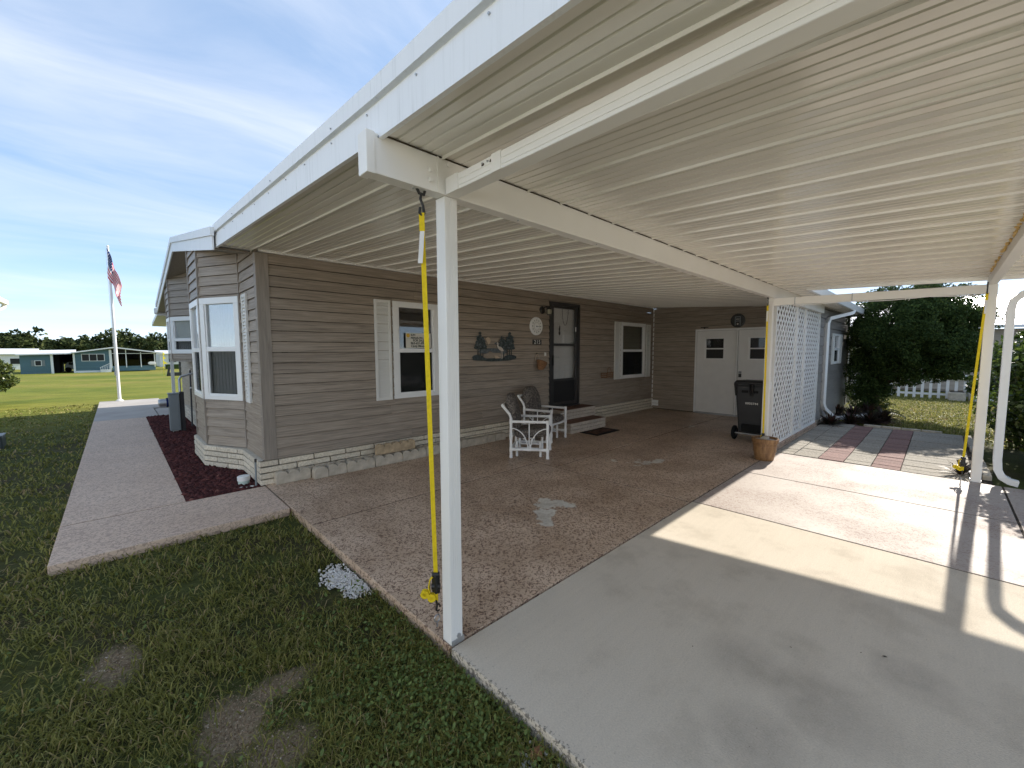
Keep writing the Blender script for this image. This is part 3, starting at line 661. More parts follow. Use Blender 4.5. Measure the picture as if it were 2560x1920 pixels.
# brick skirting
SK = MB().box(.0,9.57,3.835,3.87,0,.29).box(.02,.08,3.84,4.75,0,.29).prism([(.03,4.74),(-.30,5.43),(-.30,6.34),(.03,7.05)], lambda p, t_: (p[0], p[1], .288*t_)).box(.02,.06,7.0,12.1,0,.29).build('skirting', M['mortar'], H)
bricks(SK, [(-.045,3.795), (9.57,3.795)], .0, 4)
bricks(SK, [(-.045,12.1),(-.045,7.08),(-.385,6.385),(-.385,5.395),(-.045,4.705),(-.045,3.797)], .0, 4, phase=.2, th=.085)
MB().prism([(-.04,3.80),(-.04,4.70),(-.38,5.40),(-.38,6.38),(-.04,7.08),(-.04,12.1),(.05,12.1),(.05,3.80)], lambda p, t_: (p[0], p[1], .276+.010*t_)).build('skirting_ledge', M['brick'], SK)
# roof
XE = 13.6
def roofslab(y0, y1, th, zo=0.0, x0=-.35, mat='shingle', name='roof', x1=XE):
    return MB().hexa([(x0,y0,rk(y0)+zo),(x1,y0,rk(y0)+zo),(x1,y1,rk(y1)+zo),(x0,y1,rk(y1)+zo),(x0,y0,rk(y0)+zo+th),(x1,y0,rk(y0)+zo+th),(x1,y1,rk(y1)+zo+th),(x0,y1,rk(y1)+zo+th)]).build(name, M[mat], H)
r1_ = roofslab(4.0,7.95,.03,.215); roofslab(7.95,12.5,.03,.215)
roofslab(4.0,7.95,.02,.02,mat='trim',name='soffit'); roofslab(7.95,12.5,.02,.02,mat='trim',name='soffit')
def rake(y0, y1, za, zb, o, name='rake_fascia'):
    return MB().hexa([(-.37-o,y0,rk(y0)+za),(-.352,y0,rk(y0)+za),(-.352,y1,rk(y1)+za),(-.37-o,y1,rk(y1)+za),(-.37-o,y0,rk(y0)+zb),(-.352,y0,rk(y0)+zb),(-.352,y1,rk(y1)+zb),(-.37-o,y1,rk(y1)+zb)]).build(name, M['fascia'], H)
rake(3.90,7.95,0,.15,0); rake(3.86,7.95,.152,.245,.02); rake(7.95,12.5,0,.15,0); rake(7.95,12.5,.152,.245,.02)
MB().box(-.42,-.28,12.48,12.62,2.60,2.75).build('gutter_end', M['white'], H, bevel=.02)
# back patio roof
MB().hexa([(-.37,12.5,2.56),(8,12.5,2.56),(8,14.75,2.38),(-.37,14.75,2.38),(-.37,12.5,2.66),(8,12.5,2.66),(8,14.75,2.48),(-.37,14.75,2.48)]).build('patio_roof', M['roofmetal'], H)
for yy in (14.5,): MB().box(-.02,.06,yy,yy+.08,0,2.42).build('patio_post', M['white'], H)
MB().box(GX,13.2,12.1,12.2,0,2.7).build('back_wall', M['siding'], H)
# shed end: double doors on the wall that closes the carport, and its long wall beyond the lattice
XB = 9.567
SW = MB().box(XB+.08,XB+.10,.1,3.82,0,2.75).build('end_wall', M['interior'], H)
planks(SW, (XB,3.80), (XB,.06), .02, 2.80, [(3.80-2.63,3.80-.62,.0,2.135)])
MB().box(XB-.016,XB+.012,3.78,3.805,.0,2.74).build('corner_trim', M['white'], H)
df = MB().box(XB-.03,XB+.03,2.60,2.64,.02,2.14).box(XB-.03,XB+.03,.61,.65,.02,2.14).box(XB-.03,XB+.03,.65,2.60,2.10,2.14).box(XB-.03,XB+.03,1.63,1.665,.02,2.10)
DD = df.build('double_door', M['white'], H, bevel=.004)
for (ya, yb) in ((1.675,2.595), (.655,1.62)):
    lf = MB().box(XB-.012,XB+.02,ya,yb,.04,2.095).build('door_leaf', M['door_white'], DD, bevel=.004)
    cy = (ya+yb)/2+.02
    f2 = MB().box(XB-.035,XB-.013,cy-.25,cy-.205,1.385,1.92).box(XB-.035,XB-.013,cy+.205,cy+.25,1.385,1.92).box(XB-.03,XB-.013,cy-.205,cy+.205,1.895,1.92).box(XB-.03,XB-.013,cy-.205,cy+.205,1.385,1.41).box(XB-.03,XB-.013,cy-.205,cy+.205,1.635,1.665)
    f2.build('door_window_frame', M['window_white'], DD, bevel=.003)
    MB().box(XB-.018,XB-.0125,cy-.205,cy+.205,1.41,1.635).build('pane', M['kick'], DD); MB().box(XB-.016,XB-.0125,cy-.205,cy+.205,1.665,1.895).build('pane', M['glass_dark'], DD); MB().box(XB-.0124,XB-.012,cy-.205,cy+.205,1.665,1.895).build('pane_backing', M['interior'], DD)
MB().box(XB-.04,XB-.012,.65,2.60,.0,.035).build('threshold', M['galv'], DD)
ha = MB().box(XB-.026,XB-.012,1.53,1.60,1.07,1.11); ha.build('hasp', M['galv'], DD, bevel=.003)
pl_ = MB().box(XB-.05,XB-.02,1.53,1.585,.965,1.045).tube([(XB-.035,1.54,1.04),(XB-.035,1.54,1.085),(XB-.035,1.558,1.10),(XB-.035,1.575,1.085),(XB-.035,1.575,1.04)], .006, 6); pl_.build('padlock', M['black'], DD)
MB().box(XB-.02,XB+.0,3.605,3.795,.085,.24).build('vent_cover', M['white'], H, bevel=.004)
SH = MB().box(XB+.1,13.3,.16,.18,0,2.6).build('shed_wall', M['interior'], H)
planks(SH, (XB,.06), (13.4,.06), .10, 2.60, [(1.66,2.36,1.29,2.0)], mat='shed_siding', course=.2)
planks(SH, (13.4,.06), (13.4,3.8), .10, 2.6, mat='shed_siding', course=.2)
MB().box(XB+.02,13.4,.04,.10,-.02,.10).build('shed_footing', M['bulk_stone'], H)
Bs = frame_basis((XB,.06), (13.4,.06))
window(H, Bs, 1.64, 2.38, 1.27, 2.0, 1.63, rim=.05, upper='none'); shutter(H, Bs, 1.36, 1.63, 1.27, 2.0); shutter(H, Bs, 2.39, 2.66, 1.27, 2.0)
MB().box(13.36,13.44,.03,.07,.1,2.6).build('corner_trim', M['trim'], H)
MB().box(13.2,13.3,3.85,12.2,0,3.0).box(13.2,13.3,6.0,10.0,3.0,3.35).build('far_end_wall', M['siding'], H)
# house number, bell etc. are separate things (below)
# ------------------------------------------------------------------ carport
CP = empty('carport', (3,0,0), 'white aluminium carport with ribbed pan roof on square posts', 'carport')
zc = lambda y: 2.548+.062*y if y > 0 else 2.548+.042*y
X0, X1 = -.31, 6.30; PW = .3005
def panmesh():
    pr = [(0,0),(.003,-.013),(.009,-.013),(.012,0)]
    for q, tz in ((.062,.0012),(.120,-.0006),(.180,.0014),(.240,0)): pr += [(q-.006,tz),(q,.0065),(q+.006,tz*.3)]
    pr += [(PW-.0008,0)]
    return pr
def pan(x, y0, y1, par, name='roof_pan'):
    pr = panmesh(); mb = MB(); yy = [y0, 0.0, y1] if y0 < 0 < y1 else [y0, y1]; n = len(pr); k = 0
    for y in yy:
        for (a, b) in pr: mb.v.append((x+a, y, zc(y)+b))
    for i in range(len(yy)-1):
        for j in range(n-1): mb.f.append((i*n+j, i*n+j+1, (i+1)*n+j+1, (i+1)*n+j)); mb.m.append(0)
    b = len(mb.v)
    for y in yy: mb.v += [(x, y, zc(y)+.10), (x+PW-.0008, y, zc(y)+.10)]
    for i in range(len(yy)-1):
        q = b+2*i; mb.f.append((q, q+1, q+3, q+2)); mb.m.append(0)
        mb.f.append((i*n, (i+1)*n, q+2, q)); mb.m.append(0); mb.f.append((i*n+n-1, (i+1)*n+n-1, q+3, q+1)); mb.m.append(0)
    return mb.build(name, M['pan'], par)
YB = -2.62
x = X0; k = 0; first = {}
while x < 13.5-.2:
    y0 = YB if x < X1-.05 else -.30
    key = y0
    if key not in first: o = pan(x, y0, 3.90, CP); first[key] = (o, x)
    else:
        s0, xs0 = first[key]; o = link('roof_pan', s0.data, None, CP); o.location = (x-xs0, 0, 0)
    x += PW; k += 1
# beams and posts
def bar(name, x0, x1, y0, y1, z0, z1, mat='beam', bev=.004, par=None): return MB().box(x0,x1,y0,y1,z0,z1).build(name, M[mat], par or CP, bevel=bev)
BM = bar('main_beam', -.355, 9.55, -.01, .065, 2.374, 2.545)
bar('end_cap', -.392, -.352, -.014, .069, 2.370, 2.547, par=BM, bev=.003)
MB().box(-.30,0.0,-.012,-.0101,2.374,2.380).build('lower_lip', M['beam'], BM)
MB().tube([(-.078,-.012,2.420),(-.078,-.03,2.420)], .009, 8).build('bolt', M['beam'], BM); MB().tube([(-.078,-.012,2.465),(-.078,-.03,2.465)], .009, 8).build('bolt', M['beam'], BM)
MB().tube([(.03,-.012,2.52),(.03,-.022,2.52)], .012, 8).build('bolt', M['beam'], BM)
MB().box(-.034,-.024,-.0155,-.0102,2.374,2.545).build('splice_strip', M['beam'], BM)
cb = MB()
xx = -.31
while xx < 5.7:
    w = rnd.uniform(.03,.09); cb.hexa([(xx,-.017-rnd.uniform(0,.004),2.541),(xx+w,-.016,2.5415),(xx+w,-.009,2.5415),(xx,-.009,2.541),(xx,-.014,2.5465),(xx+w,-.014,2.5475),(xx+w,-.009,2.5475),(xx,-.009,2.5465)]); xx += w*rnd.uniform(.85,1.0) if xx < .25 else w*rnd.uniform(.8,1.05)
cb.build('caulk_line', M['caulk'], BM)
def screw(x, y, z, par, ax): 
    d = {'y': (0,-.006,0), 'x': (-.006,0,0), 'z': (0,0,-.006)}[ax]; MB().tube([(x,y,z),(x+d[0],y+d[1],z+d[2])], .0045, 8).build('screw', M['galv'], par)
for sx in (-.15,.55,1.35,2.25,3.2): screw(sx, .02, 2.374, BM, 'z')
screw(-.335,-.0105,2.53,BM,'y')
TB = bar('tie_beam', .0134, .0884, -4.0, -.0165, 2.373, 2.447)
for yy in (-.30,-.335): screw(.0134, yy, 2.43, TB, 'x')
st_ = MB()
for zz in (2.388, 2.415): st_.box(.0105,.0134,-4.0,-.12,zz,zz+.004)
st_.build('bead', M['beam'], TB)
MB().box(.0095,.0134,-.118,-.018,2.372,2.449).build('sleeve', M['beam'], TB); MB().box(.0095,.0134,-.42,-.36,2.372,2.449).build('sleeve', M['beam'], TB)
blot = MB()
for c in ((-.30,2.425),(-.355,2.425),(-.085,2.425)): blot.ball((.0132,c[0],c[1]),(.003,.010,.009),8,6)
blot.build('screw_stain', M['caulk'], TB)
def post(x0, y0, w, z1, flutes=True, w2=None):
    w2 = w2 or w; P = MB().box(x0,x0+w,y0,y0+w2,.006,z1).build('post', M['beam'], CP, bevel=.004)
    if flutes:
        fm = MB()
        for q in np.linspace(x0+.012, x0+w-.012, 5): fm.box(q-.003,q+.003,y0-.0016,y0-.0001,.03,z1-.001)
        fm.build('flute', M['beam'], P)
    MB().box(x0+.004,x0+w+.008,y0-.004,y0+w2+.004,0,.03).build('post_shoe', M['galv'], P)
    return P
PA = post(.0134,.0385-.04,.078,2.372); MB().tube([(.062,-.0025,.045),(.062,-.010,.045)], .013, 10).build('bolt', M['galv'], PA)
PB = post(5.80,0.0,.08,2.372); MB().box(5.885,5.93,.0,.06,1.0,1.12).build('outlet_box', M['white'], PB, bevel=.004)
PC = post(6.2,-2.17,.085,2.364)
PD = post(.0134,-4.05,.078,2.372)
bar('outer_beam', -.3, 6.42, -2.165, -2.09, 2.366, 2.459)
bar('rear_beam', -.3, .0, -4.04, -3.97, 2.375, 2.44)
rl = MB().hexa([(5.845,.02,2.262),(5.89,.02,2.262),(6.245,-2.088,2.262),(6.202,-2.088,2.262),(5.845,.02,2.366),(5.89,.02,2.366),(6.245,-2.088,2.366),(6.202,-2.088,2.366)]).build('end_rail', M['beam'], CP, bevel=.004)
for t_ in (.12,.42): MB().box(5.846+.35*t_-.004, 5.86+.35*t_, -2.1*t_-.005, -2.1*t_+.005, 2.26, 2.368).build('rail_joint', M['galv'], rl)
wire = [(5.84+.35*t_-.01, .0-2.09*t_, 2.262-.018*math.sin(math.pi*((t_*2.6) % 1))) for t_ in np.linspace(.12,.97,40)]
MB().tube(wire, .005, 6).build('cable', M['white'], rl)
for t_ in (.17,.68): 
    cx, cy = 5.84+.35*t_-.02, -2.09*t_; MB().tube([(cx,cy+.02*math.cos(a),2.245+.02*math.sin(a)) for a in np.linspace(-.6,4.2,9)], .005, 6).build('hook', M['white'], rl)
# fascia along the open side
def fas(name, xo, za, zb, y0, y1, mat='fascia'):
    return MB().hexa([(xo,y0,zc(y0)+za),(-.311,y0,zc(y0)+za),(-.311,y1,zc(y1)+za),(xo,y1,zc(y1)+za),(xo,y0,zc(y0)+zb),(-.311,y0,zc(y0)+zb),(-.311,y1,zc(y1)+zb),(xo,y1,zc(y1)+zb)])
for (a, b) in ((YB-.01,1.10), (1.104,3.985)):
    F_ = MB(); 
    yy = [a, 0.0, b] if a < 0 < b else [a, b]
    for i in range(len(yy)-1):
        F_.v += []; q = fas('', -.333, -.022, .120, yy[i], yy[i+1]); F_.add(q.v, q.f)
        q = fas('', -.322, .120, .140, yy[i], yy[i+1]); F_.add(q.v, q.f); q = fas('', -.350, .140, .220, yy[i], yy[i+1]); F_.add(q.v, q.f)
    FO = F_.build('fascia', M['fascia'], CP)
    for y in np.arange(a+.2, b, .42): screw(-.333, y, zc(y)+.105, FO, 'x')
    for y in np.arange(a+.5, b, 1.3): screw(-.350, y, zc(y)+.16, FO, 'x')
# gutter across the front eave (behind the viewer) and channel at the far end
MB().hexa([(-.34,YB-.12,zc(YB)-.02),(6.36,YB-.12,zc(YB)-.02),(6.36,YB-.005,zc(YB)-.02),(-.34,YB-.005,zc(YB)-.02),(-.34,YB-.14,zc(YB)+.11),(6.36,YB-.14,zc(YB)+.11),(6.36,YB-.005,zc(YB)+.11),(-.34,YB-.005,zc(YB)+.11)]).build('gutter', M['white'], CP)
MB().hexa([(6.302,YB,zc(YB)-.035),(6.345,YB,zc(YB)-.035),(6.345,-.305,zc(-.3)-.04),(6.302,-.305,zc(-.3)-.04),(6.302,YB,zc(YB)+.12),(6.345,YB,zc(YB)+.12),(6.345,-.305,zc(-.3)+.12),(6.302,-.305,zc(-.3)+.12)]).build('end_channel', M['beam'], CP)
MB().hexa([(6.346,-.345,2.50),(13.55,-.345,2.50),(13.55,-.302,2.50),(6.346,-.302,2.50),(6.346,-.365,2.62),(13.55,-.365,2.62),(13.55,-.302,2.62),(6.346,-.302,2.62)]).build('gutter', M['white'], CP)
MB().box(13.45,13.56,-.34,3.9,2.52,2.66).build('end_channel', M['white'], CP)
# downspouts
DS = MB().rect_tube([(6.335,-2.60,2.40),(6.335,-2.56,2.33),(6.335,-2.46,2.285),(6.335,-2.37,2.24),(6.335,-2.305,2.17),(6.335,-2.29,2.08),(6.335,-2.29,.30),(6.33,-2.30,.17),(6.315,-2.335,.09),(6.29,-2.39,.055),(6.27,-2.46,.045)], .075, .072).build('downspout', M['white'], CP, bevel=.006)
for k in range(6):
    z = .33+k*.0; 
rib = MB()
for k in range(7): a = k*.02; rib.box(6.294,6.376,-2.33-.012*k-.001,-2.33-.012*k+.003,.05,.13-.006*k)
rib.build('elbow_crimp', M['white'], DS)
DS2 = MB().rect_tube([(10.9,-.32,2.50),(10.85,-.30,2.44),(10.5,-.12,2.36),(10.2,.0,2.30),(10.05,.01,2.18),(10.05,.01,.42),(10.1,-.02,.30),(10.45,-.12,.10),(10.6,-.16,.06)], .085, .075).build('downspout', M['white'], CP, bevel=.006)
MB().obox((10.55,-.15,.05),(11.9,-.62,.04),.10,.07,0).build('ground_outlet', M['white'], DS2, bevel=.008)
DS3 = MB().rect_tube([(13.75,-.34,2.48),(13.7,-.30,2.40),(13.52,-.08,2.30),(13.48,.0,2.20),(13.48,.0,.15)], .08, .07).build('downspout', M['white'], CP, bevel=.006)
MB().box(-.3,6.3,3.9,4.05,2.80,2.99).build('rear_flashing', M['white'], CP)
fm = MB()
for k in range(70):
    xx = 1.0+k*.068+rnd.uniform(-.02,.02)
    if rnd.random() < .25: continue
    fm.ball((xx,-2.083+rnd.uniform(-.006,.01),zc(-2.08)-.004),(rnd.uniform(.015,.04),rnd.uniform(.008,.016),rnd.uniform(.008,.018)),6,5)
fm.build('sealant_foam', M['foam'], CP, smooth=True, kind='stuff')

# ------------------------------------------------------------------ lattice screen
LT = empty('lattice_screen', (7.9,.06,0), 'white diagonal lattice screen in three panels beside the paver patio', 'lattice')
MB().box(6.10,9.56,.02,.11,-.005,.06).build('base_board', M['wood_board'], LT, bevel=.006)
def clip(p, d, x0, x1, z0, z1):
    t0, t1 = -1e9, 1e9
    for a, b, lo, hi in ((p[0],d[0],x0,x1),(p[1],d[1],z0,z1)):
        u, v = (lo-a)/b, (hi-a)/b
        if u > v: u, v = v, u
        t0, t1 = max(t0,u), min(t1,v)
    return (t0, t1) if t1-t0 > .03 else None
zt_ = 2.535
for (xa, xb) in ((6.22,7.56), (7.60,8.23), (8.27,9.55)):
    f = MB().box(xa,xa+.035,.045,.085,.06,zt_).box(xb-.035,xb,.045,.085,.06,zt_).box(xa+.035,xb-.035,.045,.085,.06,.10).box(xa+.035,xb-.035,.045,.085,zt_-.05,zt_)
    P = f.build('lattice_panel', M['white'], LT, bevel=.003)
    for sg, yl in ((1,.056), (-1,.066)):
        s = 0
        c = xa - (zt_ if sg > 0 else 0)
        cx = xa-zt_*1.0
        while cx < xb+zt_:
            d = (math.sqrt(.5), sg*math.sqrt(.5)); p = (cx, .1 if sg > 0 else zt_)
            r_ = clip(p, d, xa+.036, xb-.036, .101, zt_-.051)
            if r_:
                A = (p[0]+d[0]*r_[0], p[1]+d[1]*r_[0]); B = (p[0]+d[0]*r_[1], p[1]+d[1]*r_[1]); nx, nz = -d[1]*.020, d[0]*.020
                MB().hexa([(A[0]-nx,yl,A[1]-nz),(B[0]-nx,yl,B[1]-nz),(B[0]-nx,yl+.009,B[1]-nz),(A[0]-nx,yl+.009,A[1]-nz),(A[0]+nx,yl,A[1]+nz),(B[0]+nx,yl,B[1]+nz),(B[0]+nx,yl+.009,B[1]+nz),(A[0]+nx,yl+.009,A[1]+nz)]).build('slat', M['white'], P)
            cx += .165
# ------------------------------------------------------------------ brick steps
ST = empty('brick_steps', (5.7,3.4,0), 'two white brick steps with brown treads below the front door', 'steps')
def step(x0, x1, y0, y1, z0, n, bh, capmat, phase):
    MB().box(x0+.02,x1-.02,y0+.02,y1,z0,z0+n*bh-.03).build('core', M['mortar'], ST)
    for k in range(n):
        mt = 'step_brick'
        B = frame_basis((x0,y0),(x1,y0)); L_ = x1-x0; s = 0; cuts = [0]; s = .2*((k+phase) % 2)*.5 or .2
        while s < L_-.04: cuts.append(s); s += .2
        cuts.append(L_)
        for a, b in zip(cuts[:-1], cuts[1:]): lbox(MB(), B, a+.003, b-.003, -.09, rnd.uniform(-.002,.002), z0+k*bh, z0+(k+1)*bh-.007).build('brick', M[mt], ST, bevel=.004)
        for (px, sgn) in ((x0,1),(x1,-1)):
            yy = y0+.095
            while yy < y1-.03:
                e = min(yy+.2, y1); xa, xb = (px, px+.09) if sgn > 0 else (px-.09, px)
                MB().box(xa,xb,yy,e-.006,z0+k*bh,z0+(k+1)*bh-.007).build('brick', M[mt], ST, bevel=.004); yy = e
    MB().box(x0+.002,x1-.002,y0+.002,y1,z0+n*bh-.006,z0+n*bh).build('tread', M[capmat], ST)
step(5.04,6.23,3.12,3.50,0.0,3,.068,'tread',0); step(5.2,6.33,3.45,3.79,.0,6,.068,'tread',1)
# ------------------------------------------------------------------ edging stones along the wall
def scallop(x0, x1, yf, h, depth, n, mat, label, z0=0.0, cat='edging stone', group=None, tilt=0):
    L_ = x1-x0; w = L_/n; prof = [(0,0),(L_,0)]; r_ = w/2; hb = h-min(r_*.75,.06)
    for k in range(n-1, -1, -1):
        for a in np.linspace(0, math.pi, 7): 
            q = (w*k+r_+r_*math.cos(a), hb+min(r_*.75,.06)*math.sin(a)); prof.append(q)
    root = MB().prism(prof, lambda p, t_: (p[0], (depth*t_)+tilt*p[1], p[1])).build('edging_stone', mat, smooth=False, bevel=.008, label=label, cat=cat, group=group)
    root.location = (x0, yf, z0); return root
lab = [(.10,.495,3.70,.155,3,'grey scalloped edging stone nearest the house corner'), (.505,.675,3.605,.15,1,'short dark-footed edging stone turned outwards, second from the house corner'), (.68,.915,3.615,.15,2,'grey scalloped edging stone, third from the house corner'),
       (.92,1.30,3.60,.15,3,'chipped grey scalloped edging stone, fourth from the house corner'), (1.31,1.725,3.60,.15,3,'dark-stained scalloped edging stone under the left end of the tan stone'), (1.73,2.12,3.60,.15,3,'grey scalloped edging stone under the right end of the tan stone'),
       (2.13,2.50,3.61,.15,3,'scalloped edging stone directly behind the yellow strap'), (2.51,2.835,3.655,.15,2,'scalloped edging stone just right of the front carport post'), (2.845,2.95,3.655,.14,1,'small narrow edging stone just left of the flat blocks')]
for a in lab: scallop(a[0],a[1],a[2],a[3],.12,a[4],M['bulk_stone'],a[5],group='edging stones along the house wall')
scallop(1.35,1.96,3.64,.145,.07,5,M['tan_stone'],'tan scalloped edging stone lying on top of the row of grey ones',.151,tilt=.0)
for (a, b, l) in ((2.96,3.395,'long flat concrete block at the wall, left of the white chairs'), (3.405,3.585,'middle flat concrete block at the wall behind the white chairs'), (3.595,3.84,'flat concrete block at the wall nearest the front door')):
    o = MB().box(0,b-a,0,.11,0,.125).build('concrete_block', M['bulk_stone'], bevel=.008, label=l, cat='concrete block', group='flat concrete blocks along the wall'); o.location = (a,3.665,0)

# ------------------------------------------------------------------ white pipe armchairs
def cushion(c, sz, rx=0, n=4.0, nu=28, nv=16):
    V, F = [], []; sg = lambda v, e: math.copysign(abs(v)**e, v)
    e = 2/n
    for i in range(nv+1):
        a = -math.pi/2+math.pi*i/nv
        for j in range(nu):
            t_ = 2*math.pi*j/nu
            V.append(Vector((sz[0]/2*sg(math.cos(a), e)*sg(math.cos(t_), e), sz[1]/2*sg(math.cos(a), e)*sg(math.sin(t_), e), sz[2]/2*sg(math.sin(a), e*1.5))))
    for i in range(nv):
        for j in range(nu): F.append((i*nu+j, i*nu+(j+1) % nu, (i+1)*nu+(j+1) % nu, (i+1)*nu+j))
    m = Matrix.Translation(Vector(c)) @ Matrix.Rotation(rx, 4, 'X'); return [tuple(m @ v) for v in V], F
def armchair(loc, rz, label):
    T = empty('armchair', loc, label, 'chair', 'white pipe armchairs by the door', rz)
    w, d = .285, .275; r_ = .021
    for sx in (-1, 1):
        MB().tube([(sx*w,-d,0),(sx*w,-d,.56)], r_, 12).build('leg', M['pvc'], T, smooth=True)
        MB().tube([(sx*w,d,0),(sx*w,d,.60),(sx*w,d+.02,.66),(sx*w,d+.13,.79)], r_, 12).build('leg', M['pvc'], T, smooth=True)
        MB().tube([(sx*w,d,.55),(sx*w,-d,.55)], r_, 12).build('armrest', M['pvc'], T, smooth=True)
        MB().tube([(sx*w,d,.13),(sx*w,-d,.13)], r_*.95, 12).build('side_rail', M['pvc'], T, smooth=True)
        cp = MB()
        for (y, z) in ((-d,.13),(d,.13),(-d,.31),(d,.31),(d,.55)): cp.tube([(sx*w,y,z-.035),(sx*w,y,z+.035)], r_*1.22, 12)
        for y in (-d+.045, d-.045, 0): cp.tube([(sx*w,y-.03,.13),(sx*w,y+.03,.13)], r_*1.2, 12)
        for z in (.02,): cp.tube([(sx*w,-d,0),(sx*w,-d,.04)], r_*1.2, 12).tube([(sx*w,d,0),(sx*w,d,.04)], r_*1.2, 12)
        cp.tube([(sx*w,-d,.515),(sx*w,-d,.575)], r_*1.22, 12)
        cp.build('coupling', M['pvc'], T, smooth=True, kind='stuff')
        MB().tube([(sx*w,0,.14),(sx*w,0,.54)], .008, 8).build('spindle', M['pvc'], T, smooth=True)
        for q in (-1, 1):
            pts = [(sx*w, q*(.02+(d-.02)*(1-math.cos(a))), .14+.31*math.sin(a)) for a in np.linspace(0, math.pi/2, 10)]
            MB().tube(pts, .008, 8).build('curved_spindle', M['pvc'], T, smooth=True)
    MB().tube([(-w,d+.13,.79),(w,d+.13,.79)], r_, 12).build('back_rail', M['pvc'], T, smooth=True)
    for y, z in ((-d,.31),(d,.31),(d,.13)): MB().tube([(-w,y,z),(w,y,z)], r_*.95, 12).build('cross_rail', M['pvc'], T, smooth=True)
    u = MB()
    for sx in (-.17,.17):
        for y in (-.16,.2): u.tube([(sx,y,0),(sx,y,.24)], r_*.95, 10)
        u.tube([(sx,-.16,.12),(sx,.2,.12)], r_*.9, 10)
    u.tube([(-.17,.02,.12),(.17,.02,.12)], r_*.9, 10); u.build('glider_base', M['pvc'], T, smooth=True)
    V, F = cushion((0,-.03,.365), (.52,.56,.16), R(-5)); MB().add(V, F).build('seat_cushion', M['fabric'], T, local=True, smooth=True)
    V, F = cushion((0,d+.0,.66), (.50,.17,.60), R(-12), 3.2); MB().add(V, F).build('back_cushion', M['fabric'], T, local=True, smooth=True)
    for k in T.children: pass
    return T
# parts are built around the origin, so build first and then place
def place(fn, loc, rz, label):
    T = fn((0,0,0), 0, label); T.location = loc; T.rotation_euler = (0,0,rz); return T
place(armchair, (3.40,2.614,0), R(37.6), 'nearer white pipe armchair with camouflage cushions, farther from the door')
place(armchair, (4.41,3.22,0), R(13.3), 'white pipe armchair with camouflage cushions next to the brick steps')

# ------------------------------------------------------------------ wheeled bin
def wheelie():
    T = empty('wheeled_bin', (0,0,0), 'black wheeled rubbish bin with white number behind the lattice post', 'bin')
    b = MB().hexa([(.06,-.22,.10),(.52,-.22,.10),(.52,.22,.10),(.06,.22,.10),(-.02,-.275,1.0),(.62,-.275,1.0),(.62,.275,1.0),(-.02,.275,1.0)]).build('body', M['bin'], T, bevel=.03)
    MB().box(-.035,.64,-.292,.292,.985,1.015).build('rim', M['bin'], T, bevel=.01)
    MB().hexa([(-.04,-.30,1.016),(.66,-.30,1.016),(.66,.30,1.016),(-.04,.30,1.016),(.02,-.27,1.075),(.60,-.27,1.055),(.60,.27,1.055),(.02,.27,1.075)]).build('lid', M['bin'], T, bevel=.015)
    MB().tube([(-.085,-.25,1.035),(-.085,.25,1.035)], .017, 10).build('handle', M['bin'], T, smooth=True)
    for y in (-.25,-.02,.02,.25): MB().hexa([(-.10,y-.014,1.0),(-.02,y-.014,.80),(-.02,y+.014,.80),(-.10,y+.014,1.0),(-.06,y-.014,1.05),(.0,y-.014,1.0),(.0,y+.014,1.0),(-.06,y+.014,1.05)]).build('hinge_rib', M['bin'], T)
    MB().box(.0,.09,-.16,.16,.16,.30).build('foot_recess', M['tire'], T, bevel=.02)
    for y in (-.275,.275): 
        wv = MB().lathe([(.02,-.028),(.105,-.028),(.125,-.015),(.125,.015),(.105,.028),(.02,.028)], (.05,y,.125), 24, axis='y').build('wheel', M['tire'], T, smooth=True)
        MB().lathe([(.01,-.032),(.06,-.031),(.06,.031),(.01,.032)], (.05,y,.125), 16, axis='y').build('hub', M['bin'], wv, smooth=True)
    MB().tube([(-.012,-.26,.13),(-.012,.26,.13)], .012, 8).build('axle', M['galv'], T, smooth=True)
    for k in range(2): MB().box(-.028,-.012,.06-.16*k,.16-.16*k,.86,.90).build('grip_slot', M['tire'], T, bevel=.003)
    text('0003744', .056, M['numeral'], 'serial_number', T, wall_mtx_x(-.0, .105, .655), bold=.0012, spacing=1.05).location = (.008,0,0)
    return T
B_ = wheelie(); B_.location = (6.78,.50,0)
# pot in front of the lattice post
P_ = empty('plant_pot', (0,0,0), 'brown ribbed glazed plant pot of grey soil at the lattice post', 'pot')
MB().lathe([(.112,0),(.122,.012),(.126,.05),(.132,.055),(.140,.12),(.145,.122),(.150,.21),(.156,.213),(.158,.255),(.172,.262),(.176,.315),(.168,.325),(.156,.318),(.150,.28)], (0,0,0), 40).build('pot_body', M['pot'], P_, smooth=True)
MB().lathe([(.02,.270),(.152,.278),(.150,.292),(.09,.300),(.01,.302)], (0,0,0), 28).build('soil', M['soilgrey'], P_, smooth=True)
MB().box(-.07,.09,-.035,.045,.300,.335).build('block', M['bulk_stone'], P_, bevel=.008)
P_.location = (5.60,-.03,0)
# ------------------------------------------------------------------ doormat
DM = empty('doormat', (5.66,2.86,.0), 'dark rubber-edged doormat with brown centre below the steps', 'mat')
MB().box(5.27,6.05,2.66,3.07,.001,.012).build('border', M['tire'], DM, bevel=.003); MB().box(5.36,5.96,2.74,2.99,.0125,.018).build('centre', M['mat'], DM)
